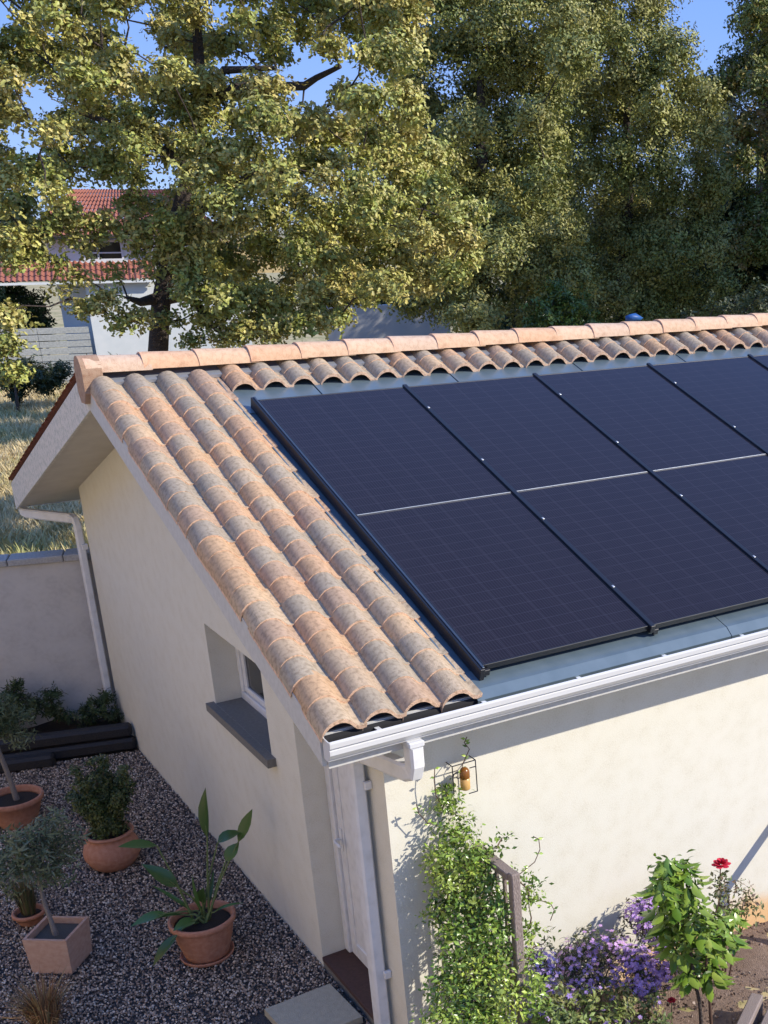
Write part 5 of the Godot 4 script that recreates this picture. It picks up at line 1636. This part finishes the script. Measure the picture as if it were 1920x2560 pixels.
const OAK := [
	[3.18, 5.91, -8.32, 0.29], [3.29, 5.25, -7.88, 0.34], [2.96, 8.33, -10.61, 0.36], [4.93, 7.97, -9.23, 0.18], [0.70, 7.33, -8.26, 0.19],
	[3.64, 6.37, -9.65, 0.37], [4.32, 7.51, -11.53, 0.44], [5.77, 4.80, -7.49, 0.26], [7.38, 9.19, -9.89, 0.25], [3.75, 8.53, -10.75, 0.33],
	[1.23, 5.62, -8.84, 0.26], [5.07, 7.86, -7.29, 0.30], [4.05, 7.87, -11.50, 0.26], [5.64, 7.04, -7.47, 0.37], [4.65, 8.06, -7.92, 0.37],
	[2.32, 6.94, -8.16, 0.17], [4.41, 7.41, -8.72, 0.31], [2.17, 8.02, -11.34, 0.38], [2.74, 7.92, -11.73, 0.36], [5.87, 5.39, -6.85, 0.27],
	[5.00, 7.31, -10.07, 0.23], [0.40, 6.97, -8.43, 0.23], [4.45, 5.49, -7.19, 0.20], [0.49, 5.26, -11.27, 0.29], [1.08, 5.81, -11.90, 0.36],
	[6.17, 4.82, -10.47, 0.42], [3.08, 4.33, -10.05, 0.39], [3.86, 6.25, -7.64, 0.34], [5.87, 8.65, -8.61, 0.31], [2.68, 8.72, -10.61, 0.24],
	[4.28, 8.61, -11.00, 0.20], [0.30, 4.85, -9.51, 0.29], [6.12, 8.70, -8.37, 0.21], [2.39, 8.00, -10.47, 0.18], [3.72, 5.31, -10.89, 0.36],
	[1.29, 6.01, -8.06, 0.19], [3.19, 4.79, -8.70, 0.22], [6.86, 4.70, -7.99, 0.23], [5.65, 4.08, -9.79, 0.37], [4.44, 4.27, -11.11, 0.29],
	[1.15, 6.38, -11.32, 0.30], [3.47, 8.25, -7.69, 0.32], [6.72, 8.09, -9.64, 0.27], [2.02, 5.90, -10.99, 0.25], [2.14, 6.14, -9.69, 0.20],
	[0.93, 7.66, -11.02, 0.22], [2.25, 6.65, -8.24, 0.29], [3.50, 6.73, -9.73, 0.27], [4.77, 3.85, -10.24, 0.26], [2.64, 4.96, -8.55, 0.18],
	[3.93, 4.50, -10.29, 0.32], [1.57, 7.92, -8.11, 0.17], [3.71, 5.87, -7.97, 0.29], [1.36, 8.22, -9.98, 0.36], [5.09, 6.45, -7.07, 0.32],
	[2.56, 6.15, -9.25, 0.18], [5.45, 5.35, -10.90, 0.27], [1.88, 6.44, -8.72, 0.17], [4.80, 4.17, -9.59, 0.22], [2.26, 8.23, -7.96, 0.20],
	[6.02, 6.32, -10.09, 0.44], [3.76, 7.68, -9.65, 0.19], [6.36, 7.76, -10.29, 0.23], [5.48, 5.29, -7.82, 0.26], [4.28, 4.55, -8.22, 0.22],
	[1.06, 7.24, -10.72, 0.26], [0.84, 5.03, -10.79, 0.30], [2.76, 6.10, -9.14, 0.22], [5.15, 7.21, -8.37, 0.21], [3.24, 6.67, -9.96, 0.22],
	[6.12, 5.82, -8.87, 0.39], [0.53, 5.91, -10.57, 0.29], [6.80, 8.72, -9.60, 0.32], [5.49, 7.63, -10.08, 0.24], [5.46, 6.14, -9.89, 0.33],
	[7.03, 4.12, -9.96, 0.43], [3.61, 6.55, -10.63, 0.22], [2.42, 5.74, -9.82, 0.36], [1.87, 7.11, -11.62, 0.24], [2.39, 5.87, -11.08, 0.22],
	[1.51, 6.72, -12.11, 0.30], [5.98, 5.12, -8.08, 0.19], [4.59, 4.71, -10.69, 0.29], [1.44, 7.96, -10.89, 0.19], [6.10, 8.06, -10.15, 0.29],
	[4.24, 8.06, -7.82, 0.21], [6.10, 6.68, -8.19, 0.26], [0.86, 6.66, -12.28, 0.35], [0.74, 6.92, -10.89, 0.25], [5.22, 4.13, -7.42, 0.32],
	[7.37, 5.10, -8.76, 0.28], [3.94, 8.03, -9.77, 0.26], [5.06, 4.50, -8.98, 0.37], [4.18, 6.69, -10.24, 0.20], [3.77, 7.69, -11.33, 0.21],
	[5.34, 8.84, -10.74, 0.20], [2.29, 7.28, -11.65, 0.40], [0.92, 7.89, -9.42, 0.30], [1.89, 7.40, -10.85, 0.21], [4.00, 7.72, -8.17, 0.21],
	[2.33, 8.51, -10.49, 0.18], [5.72, 5.07, -10.45, 0.45], [0.86, 6.60, -10.22, 0.24], [2.24, 8.11, -9.62, 0.24], [5.43, 7.88, -9.42, 0.29],
	[5.38, 7.57, -9.12, 0.18], [5.00, 5.78, -9.35, 0.34], [3.44, 5.63, -8.68, 0.26], [5.23, 5.80, -7.83, 0.23], [6.75, 8.58, -8.31, 0.24],
	[0.49, 5.65, -10.82, 0.21], [6.41, 4.61, -9.85, 0.31], [3.51, 4.98, -7.86, 0.21], [1.32, 5.27, -10.76, 0.27], [3.84, 5.55, -7.41, 0.28],
	[6.78, 6.43, -9.97, 0.34], [6.47, 4.25, -7.78, 0.23], [6.85, 4.66, -9.02, 0.25], [3.44, 8.49, -8.81, 0.24], [3.34, 7.90, -9.32, 0.31],
	[4.84, 5.40, -7.15, 0.27], [4.78, 6.21, -9.00, 0.27], [4.58, 8.10, -9.29, 0.20], [1.38, 7.11, -10.75, 0.38], [3.70, 6.81, -9.32, 0.27],
	[6.44, 8.17, -8.30, 0.38], [4.26, 3.98, -9.72, 0.28], [6.12, 7.68, -8.74, 0.23], [2.53, 7.34, -9.81, 0.20], [2.39, 7.18, -9.95, 0.23],
	[6.75, 7.66, -10.31, 0.21], [2.18, 6.33, -10.95, 0.27], [3.82, 8.12, -8.10, 0.27], [3.23, 6.10, -9.63, 0.20], [2.70, 6.73, -7.72, 0.23],
	[3.49, 8.79, -10.90, 0.22], [1.70, 6.75, -8.15, 0.17], [4.69, 4.82, -8.89, 0.29], [0.46, 6.01, -8.48, 0.16], [1.85, 6.59, -7.99, 0.26],
	[0.88, 7.87, -10.82, 0.25], [6.63, 5.00, -8.08, 0.24], [5.32, 8.82, -9.65, 0.23], [0.96, 8.30, -9.71, 0.33], [4.27, 6.77, -9.65, 0.22],
	[0.52, 5.27, -9.53, 0.22], [0.73, 8.37, -9.52, 0.16], [1.22, 5.31, -8.18, 0.19], [0.77, 5.20, -9.09, 0.17], [4.42, 5.59, -10.08, 0.40],
	[2.49, 7.69, -8.19, 0.31], [3.49, 6.93, -11.68, 0.24], [2.62, 6.50, -10.85, 0.25], [4.42, 5.06, -9.39, 0.29], [1.61, 8.25, -9.49, 0.24],
	[4.28, 7.39, -10.07, 0.31], [2.76, 8.05, -8.53, 0.23], [6.87, 7.68, -9.59, 0.29], [6.55, 5.57, -8.99, 0.36], [1.56, 7.31, -8.08, 0.16],
	[3.12, 4.06, -8.25, 0.18], [6.10, 8.29, -8.63, 0.21], [1.58, 7.32, -10.44, 0.18], [2.43, 5.53, -8.83, 0.20], [2.27, 7.50, -8.27, 0.22],
	[3.03, 4.99, -8.84, 0.19], [1.11, 8.53, -12.16, 0.19], [3.95, 4.92, -10.16, 0.21], [4.74, 6.33, -8.16, 0.22], [5.47, 8.50, -8.64, 0.36],
	[1.73, 7.17, -8.16, 0.17], [0.89, 4.79, -10.21, 0.23], [2.55, 6.37, -9.22, 0.17], [3.19, 4.30, -9.06, 0.22], [7.18, 5.94, -9.55, 0.39],
	[3.54, 7.80, -7.75, 0.24], [0.58, 6.19, -10.59, 0.24], [2.82, 4.09, -8.65, 0.18], [1.32, 6.38, -10.33, 0.20], [4.94, 4.56, -10.82, 0.33],
	[5.51, 5.14, -8.99, 0.20], [3.70, 8.30, -7.37, 0.23], [5.88, 6.15, -8.80, 0.22], [5.68, 8.93, -9.67, 0.29], [0.89, 5.52, -8.72, 0.19],
	[7.37, 4.47, -9.56, 0.27], [7.04, 7.97, -9.56, 0.23], [5.96, 7.89, -8.88, 0.27], [6.28, 4.32, -10.43, 0.30], [1.21, 5.88, -11.03, 0.20],
	[2.06, 8.35, -11.77, 0.33], [4.51, 4.04, -8.36, 0.21], [3.49, 5.91, -10.62, 0.24], [3.09, 4.55, -8.71, 0.20], [2.98, 4.80, -9.05, 0.22],
	[3.74, 7.39, -7.79, 0.17], [2.14, 6.03, -8.60, 0.17], [4.11, 6.64, -8.20, 0.32], [6.16, 6.39, -8.00, 0.21], [5.11, 7.82, -9.92, 0.23],
	[4.87, 5.10, -7.01, 0.18], [5.28, 7.07, -7.42, 0.20], [2.39, 5.85, -8.43, 0.23], [1.69, 8.59, -10.55, 0.20], [2.76, 8.20, -7.67, 0.18],
	[5.18, 6.59, -8.08, 0.25], [2.01, 6.74, -10.08, 0.19], [6.50, 6.22, -8.79, 0.19], [6.70, 4.47, -9.76, 0.28], [1.87, 7.95, -9.10, 0.16],
	[1.58, 7.43, -9.39, 0.18], [3.70, 3.97, -9.04, 0.28], [7.66, 4.41, -9.47, 0.26], [4.48, 5.35, -9.34, 0.19], [5.77, 8.28, -9.66, 0.27],
	[1.05, 5.44, -11.25, 0.20], [3.52, 7.39, -10.02, 0.19], [2.06, 8.49, -9.87, 0.17], [1.25, 4.95, -10.56, 0.31], [1.70, 5.60, -9.85, 0.23],
	[3.34, 5.20, -11.53, 0.22], [0.85, 6.88, -9.82, 0.24], [1.33, 6.19, -12.03, 0.20], [1.29, 6.87, -11.55, 0.19], [1.01, 6.60, -8.43, 0.19],
	[3.04, 6.40, -10.25, 0.20], [4.25, 6.34, -9.73, 0.25], [4.21, 4.18, -11.25, 0.22], [0.99, 8.20, -11.48, 0.19], [2.98, 5.58, -8.19, 0.25],
	[5.35, 5.80, -9.07, 0.20], [2.65, 8.39, -8.63, 0.17], [4.87, 8.79, -9.27, 0.28], [1.30, 8.47, -9.83, 0.18], [5.46, 4.96, -7.97, 0.22],
	[4.27, 5.98, -10.58, 0.21], [2.37, 6.94, -9.11, 0.17], [2.27, 7.85, -9.04, 0.18], [0.94, 7.64, -12.27, 0.24], [6.48, 8.25, -9.62, 0.21],
	[2.31, 4.79, -9.01, 0.16], [2.43, 4.61, -9.18, 0.14], [1.90, 4.00, -9.11, 0.17], [2.26, 3.75, -9.02, 0.18], [1.56, 3.88, -9.18, 0.15],
	[2.00, 3.70, -9.08, 0.16], [2.80, 4.79, -8.87, 0.22], [3.03, 4.01, -9.12, 0.22], [3.19, 3.65, -9.07, 0.23], [1.53, 5.03, -9.19, 0.19],
	[1.94, 4.95, -9.10, 0.13], [2.71, 3.66, -9.32, 0.14], [2.92, 3.38, -9.05, 0.15], [2.38, 5.25, -9.20, 0.16], [1.60, 4.29, -9.17, 0.12],
	[2.07, 4.33, -9.27, 0.10], [0.49, 3.48, -8.97, 0.22], [0.61, 3.82, -9.06, 0.20], [0.49, 3.12, -8.97, 0.20], [0.77, 4.76, -9.13, 0.21],
	[3.34, 3.88, -8.71, 0.28], [3.89, 3.61, -9.06, 0.20], [4.22, 3.77, -8.94, 0.24], [3.51, 3.50, -8.87, 0.17], [4.66, 3.82, -8.78, 0.20],
	[5.03, 3.92, -8.74, 0.22], [5.48, 3.90, -8.76, 0.21], [4.00, 3.95, -8.91, 0.23], [3.50, 3.46, -8.66, 0.21], [3.92, 3.50, -8.52, 0.23],
	[4.24, 3.60, -8.40, 0.21], [3.25, 3.38, -8.74, 0.16], [4.63, 3.61, -8.47, 0.19], [4.98, 3.64, -8.54, 0.18], [1.37, 4.95, -9.22, 0.16],
	[1.60, 4.75, -9.17, 0.13], [1.14, 4.56, -9.27, 0.13], [1.87, 4.75, -9.11, 0.10], [2.34, 5.02, -9.00, 0.13], [2.63, 4.61, -8.92, 0.12],
	[0.79, 4.51, -9.13, 0.15], [1.39, 4.45, -9.22, 0.10], [1.02, 4.81, -9.29, 0.18], [2.03, 5.02, -9.08, 0.12], [1.59, 5.15, -9.17, 0.15],
	[1.80, 4.95, -9.13, 0.12], [2.13, 4.90, -9.05, 0.11], [2.47, 4.87, -8.97, 0.13], [1.21, 4.80, -9.25, 0.15], [0.88, 4.56, -9.31, 0.13],
	[2.81, 4.50, -8.87, 0.13], [2.96, 4.31, -8.83, 0.15], [3.20, 4.42, -8.75, 0.16], [3.38, 4.20, -8.70, 0.17], [1.73, 4.62, -9.15, 0.08],
	[1.33, 4.14, -9.23, 0.10], [1.73, 3.87, -9.15, 0.11],
]
const TREE_B := [
	[9.89, 3.89, -15.50, 0.62], [10.24, 10.77, -15.92, 0.59], [10.41, 3.01, -14.47, 0.65], [11.40, 9.22, -15.40, 0.43], [12.12, 10.95, -15.32, 0.60],
	[10.68, 8.46, -16.63, 0.59], [12.47, 6.26, -16.12, 0.68], [11.00, 6.58, -16.35, 0.60], [13.09, 7.59, -15.51, 0.55], [12.71, 8.34, -15.20, 0.54],
	[11.42, 10.13, -14.99, 0.54], [11.35, 5.10, -14.95, 0.52], [10.68, 5.05, -16.61, 0.45], [11.28, 5.68, -15.86, 0.51], [12.47, 7.06, -16.21, 0.50],
	[11.53, 8.54, -16.43, 0.68], [12.93, 9.55, -15.82, 0.59], [10.87, 3.21, -16.70, 0.48], [10.90, 4.43, -14.14, 0.62], [10.31, 8.97, -14.77, 0.56],
	[11.39, 8.89, -14.16, 0.49], [11.02, 9.57, -17.36, 0.57], [12.61, 8.58, -16.05, 0.49], [11.07, 4.50, -16.81, 0.72], [12.92, 10.48, -16.11, 0.54],
	[12.34, 3.33, -16.42, 0.47], [11.12, 10.25, -16.81, 0.45], [12.69, 5.19, -15.11, 0.63], [9.71, 6.05, -15.13, 0.49], [12.31, 7.90, -15.65, 0.62],
	[12.31, 8.05, -13.31, 0.54], [11.68, 10.86, -16.71, 0.55], [10.26, 5.52, -15.73, 0.40], [10.95, 7.40, -17.15, 0.65], [12.21, 2.94, -14.73, 0.60],
	[12.12, 3.85, -14.37, 0.61], [12.66, 8.75, -13.97, 0.56], [10.05, 6.65, -16.45, 0.59], [9.83, 5.41, -16.08, 0.40], [12.69, 6.55, -15.07, 0.58],
	[11.32, 10.21, -15.88, 0.41], [11.89, 6.57, -16.17, 0.40], [11.97, 7.58, -16.68, 0.61], [12.76, 4.40, -15.62, 0.41], [9.39, 4.70, -15.43, 0.48],
	[11.38, 3.55, -16.07, 0.43], [12.65, 10.11, -16.48, 0.39], [10.14, 7.77, -16.30, 0.42], [10.09, 3.29, -16.73, 0.44], [12.80, 3.82, -14.19, 0.51],
	[11.82, 10.48, -13.71, 0.37], [11.01, 8.61, -14.32, 0.36], [11.62, 6.20, -16.78, 0.44], [10.72, 3.97, -15.38, 0.46], [12.32, 5.41, -15.76, 0.44],
	[12.68, 9.85, -14.70, 0.43], [11.87, 5.73, -13.86, 0.45], [10.77, 6.82, -14.83, 0.49], [11.06, 10.71, -14.62, 0.37], [11.81, 9.85, -16.84, 0.41],
	[10.38, 9.87, -16.38, 0.46], [13.15, 3.24, -14.94, 0.49], [11.75, 8.19, -15.63, 0.42], [12.64, 10.99, -14.28, 0.41], [12.15, 4.74, -13.63, 0.45],
	[10.63, 5.05, -15.37, 0.42], [11.68, 3.91, -14.78, 0.46], [11.83, 4.79, -14.70, 0.44], [10.54, 10.87, -15.18, 0.39], [12.87, 4.24, -14.69, 0.42],
	[11.47, 5.69, -15.07, 0.39], [10.34, 10.34, -16.24, 0.37], [10.44, 5.93, -15.52, 0.38], [11.65, 6.94, -13.77, 0.43], [12.92, 9.34, -14.75, 0.38],
]
const TREE_C := [
	[16.15, 6.12, -15.41, 0.58], [15.88, 8.42, -18.65, 0.65], [14.46, 9.24, -16.11, 0.39], [16.08, 9.12, -18.15, 0.53], [15.16, 6.56, -15.63, 0.46],
	[16.05, 7.02, -18.29, 0.58], [16.33, 3.81, -17.95, 0.56], [16.33, 2.89, -16.50, 0.67], [16.63, 9.04, -16.37, 0.46], [14.68, 5.05, -17.17, 0.42],
	[14.17, 11.26, -16.75, 0.66], [16.55, 4.78, -15.77, 0.45], [15.21, 9.75, -16.65, 0.58], [15.94, 8.15, -15.51, 0.54], [15.52, 10.36, -15.40, 0.39],
	[17.84, 7.23, -17.04, 0.75], [16.49, 4.19, -15.52, 0.64], [16.55, 10.39, -17.50, 0.43], [14.49, 7.57, -17.41, 0.63], [16.52, 7.52, -17.53, 0.73],
	[18.07, 2.84, -16.42, 0.64], [17.44, 5.40, -15.80, 0.56], [14.76, 3.75, -18.08, 0.46], [16.14, 5.34, -17.57, 0.74], [16.73, 5.51, -15.86, 0.53],
	[14.99, 4.41, -17.54, 0.46], [14.21, 6.92, -16.57, 0.40], [16.55, 11.58, -17.93, 0.46], [15.06, 10.48, -16.00, 0.41], [17.53, 4.31, -15.46, 0.56],
	[16.95, 3.52, -16.52, 0.50], [17.15, 6.92, -14.84, 0.47], [15.47, 10.70, -17.73, 0.49], [15.10, 2.67, -16.82, 0.54], [17.91, 3.50, -15.48, 0.45],
	[15.38, 8.06, -15.85, 0.66], [16.38, 9.59, -16.38, 0.53], [15.37, 5.81, -18.63, 0.69], [13.97, 3.00, -16.67, 0.55], [16.56, 11.77, -16.90, 0.39],
	[16.12, 4.41, -16.09, 0.49], [15.01, 3.27, -15.90, 0.46], [14.75, 6.13, -16.37, 0.55], [16.91, 7.83, -15.50, 0.46], [15.72, 7.39, -15.14, 0.48],
	[15.85, 3.66, -18.39, 0.53], [15.46, 11.63, -17.26, 0.51], [17.33, 6.27, -15.44, 0.42], [16.33, 8.57, -15.20, 0.58], [16.56, 9.54, -18.17, 0.47],
	[14.09, 9.82, -16.63, 0.61], [16.05, 3.85, -16.35, 0.48], [16.82, 11.32, -17.36, 0.49], [16.82, 5.07, -16.97, 0.47], [16.17, 4.72, -18.43, 0.52],
	[14.52, 10.45, -17.26, 0.42], [15.93, 7.67, -18.36, 0.50], [15.08, 8.90, -18.12, 0.43], [17.54, 3.43, -16.24, 0.44], [16.85, 7.58, -14.69, 0.41],
	[15.29, 11.52, -15.95, 0.43], [17.16, 11.50, -17.01, 0.42], [15.61, 5.96, -16.14, 0.58], [15.07, 6.46, -18.33, 0.52], [15.91, 4.61, -16.91, 0.51],
	[17.70, 4.91, -15.71, 0.46], [15.01, 10.99, -17.76, 0.40], [15.40, 7.91, -17.01, 0.42], [14.05, 9.08, -16.34, 0.39], [17.58, 5.80, -15.16, 0.49],
	[17.63, 2.97, -17.02, 0.54], [15.28, 8.77, -15.74, 0.52], [14.63, 10.85, -16.00, 0.44], [15.98, 6.79, -15.63, 0.44], [17.40, 10.33, -17.27, 0.61],
]
const TREE_D := [
	[23.75, 7.85, -16.64, 0.77], [20.23, 6.44, -17.46, 0.58], [23.56, 7.98, -19.05, 0.77], [21.75, 2.47, -20.20, 0.69], [21.81, 11.67, -17.06, 0.50],
	[23.97, 5.46, -18.55, 0.86], [24.88, 5.58, -17.69, 0.58], [24.29, 2.70, -17.45, 0.74], [23.37, 11.86, -16.65, 0.72], [21.89, 3.13, -19.11, 0.55],
	[22.88, 8.91, -17.73, 0.64], [23.91, 7.51, -17.85, 0.66], [23.69, 10.30, -17.35, 0.64], [23.01, 11.20, -19.16, 0.59], [21.72, 5.66, -17.53, 0.67],
	[23.58, 6.71, -18.30, 0.52], [21.85, 4.01, -15.88, 0.76], [23.89, 2.24, -18.85, 0.69], [20.75, 9.97, -17.50, 0.61], [22.14, 6.55, -15.75, 0.73],
	[20.51, 7.33, -17.62, 0.71], [21.10, 8.71, -18.64, 0.61], [21.38, 5.56, -18.86, 0.69], [22.69, 6.95, -18.98, 0.68], [21.72, 10.24, -17.37, 0.53],
	[23.11, 9.73, -18.65, 0.64], [22.34, 8.58, -16.03, 0.64], [23.70, 11.57, -18.05, 0.60], [20.87, 4.92, -17.75, 0.56], [23.67, 9.58, -17.94, 0.79],
	[21.77, 4.77, -20.22, 0.66], [20.84, 11.22, -17.80, 0.61], [22.75, 10.79, -17.61, 0.79], [20.76, 2.71, -17.03, 0.81], [22.28, 3.55, -20.40, 0.75],
	[23.29, 12.09, -19.77, 0.51], [20.68, 8.30, -17.15, 0.55], [22.78, 3.68, -18.32, 0.85], [23.30, 3.62, -16.04, 0.76], [21.19, 4.91, -16.69, 0.61],
	[24.45, 4.75, -17.42, 0.69], [25.15, 11.44, -18.20, 0.63], [22.16, 8.16, -16.74, 0.53], [24.09, 10.37, -18.93, 0.61], [20.45, 4.35, -17.50, 0.59],
	[21.56, 6.06, -20.10, 0.54], [23.60, 2.94, -18.74, 0.60], [22.64, 12.67, -18.51, 0.73], [21.73, 9.12, -18.13, 0.78], [22.66, 12.59, -16.31, 0.51],
	[22.44, 11.01, -19.44, 0.55], [20.86, 11.91, -17.75, 0.64], [23.17, 12.85, -17.97, 0.53], [21.10, 12.59, -17.94, 0.64], [21.96, 7.47, -20.72, 0.87],
	[23.34, 4.68, -17.65, 0.53], [22.51, 9.04, -15.49, 0.66], [22.41, 12.00, -16.97, 0.60], [21.08, 8.34, -19.42, 0.62], [22.35, 3.30, -16.48, 0.55],
	[20.89, 4.34, -16.90, 0.55], [21.77, 6.30, -17.26, 0.49],
]
const HEDGE := [
	[5.87, 2.58, -35.85, 0.44], [5.57, 2.22, -35.90, 0.42], [5.96, 2.08, -35.83, 0.39], [5.13, 2.98, -35.98, 0.46], [4.82, 2.50, -36.03, 0.52],
	[5.45, 2.85, -35.92, 0.39], [5.26, 1.73, -35.96, 0.59], [5.81, 1.58, -35.86, 0.53], [4.78, 1.63, -36.04, 0.59],
]
const SAPLING := [
	[3.71, 1.16, -29.12, 0.29], [4.13, 1.26, -29.05, 0.34], [4.49, 1.06, -28.99, 0.34], [4.91, 1.14, -28.91, 0.29], [3.96, 0.87, -29.08, 0.31],
	[4.43, 0.70, -29.00, 0.29], [3.71, 0.56, -29.12, 0.25], [4.76, 0.88, -28.94, 0.25], [3.48, 0.95, -29.15, 0.28], [4.16, 1.06, -28.64, 0.29],
]
const PINE := [
	[26.96, 11.48, -24.70, 0.53], [27.34, 12.05, -24.37, 0.78], [26.67, 11.02, -24.95, 0.40], [27.36, 11.00, -24.35, 0.66], [27.13, 10.42, -24.56, 0.60],
	[26.72, 10.55, -24.90, 0.29], [27.67, 10.17, -24.07, 0.93], [27.09, 9.59, -24.59, 0.67], [27.94, 11.45, -23.83, 0.92], [26.84, 12.63, -24.80, 0.65],
	[27.60, 8.98, -24.14, 0.94], [28.35, 10.27, -23.45, 1.06],
]
const GREEN_BUSH := [
	[11.35, 3.56, -12.67, 0.37], [11.13, 3.21, -12.80, 0.37], [11.69, 3.36, -12.45, 0.37], [11.47, 2.97, -12.59, 0.41], [10.90, 2.82, -12.94, 0.37],
	[11.88, 2.89, -12.33, 0.37], [11.52, 2.49, -12.56, 0.50],
]
const RIGHT_BUSH := [
	[12.12, 3.52, -8.44, 0.29], [12.46, 3.45, -8.16, 0.29], [11.72, 3.31, -8.75, 0.26], [12.73, 3.66, -7.92, 0.33], [11.49, 3.18, -8.93, 0.26],
	[12.18, 3.03, -8.39, 0.37], [12.74, 3.17, -7.92, 0.37], [10.49, 3.05, -8.92, 0.24], [10.78, 3.12, -8.71, 0.24], [10.20, 3.02, -9.12, 0.21],
]
const FAR_HEDGE := [
	[12.48, 3.66, -25.60, 0.87], [12.56, 2.44, -25.16, 0.84], [13.73, 5.25, -25.93, 0.87], [12.97, 2.90, -23.52, 0.86], [14.01, 2.04, -25.28, 1.05],
	[14.63, 3.65, -24.99, 0.90], [14.37, 3.31, -23.61, 0.92], [14.64, 5.15, -23.60, 0.81], [15.82, 5.50, -24.57, 1.04], [16.40, 5.57, -24.41, 1.00],
	[16.55, 5.14, -24.41, 0.87], [16.11, 1.82, -22.94, 1.10], [17.38, 5.24, -24.00, 0.88], [17.34, 5.58, -22.86, 0.97], [16.54, 3.40, -21.33, 0.95],
	[18.00, 2.29, -22.46, 0.91], [18.06, 3.27, -22.26, 0.98], [18.28, 3.69, -21.39, 1.07], [17.92, 4.21, -20.39, 0.95], [18.76, 3.76, -20.54, 0.84],
	[19.48, 5.42, -21.12, 0.89], [19.70, 2.39, -20.89, 1.07], [20.51, 4.40, -20.85, 0.85], [20.51, 2.52, -20.52, 1.12], [20.30, 3.65, -19.53, 1.05],
	[20.34, 4.57, -18.97, 0.84], [21.18, 5.53, -19.32, 0.86], [21.43, 3.58, -18.69, 0.95], [22.14, 1.87, -18.63, 0.87], [23.18, 1.47, -19.59, 0.98],
	[22.69, 3.28, -18.45, 1.08], [23.55, 5.41, -18.90, 0.86], [22.45, 4.29, -16.70, 0.84], [22.78, 2.56, -16.68, 0.95],
]
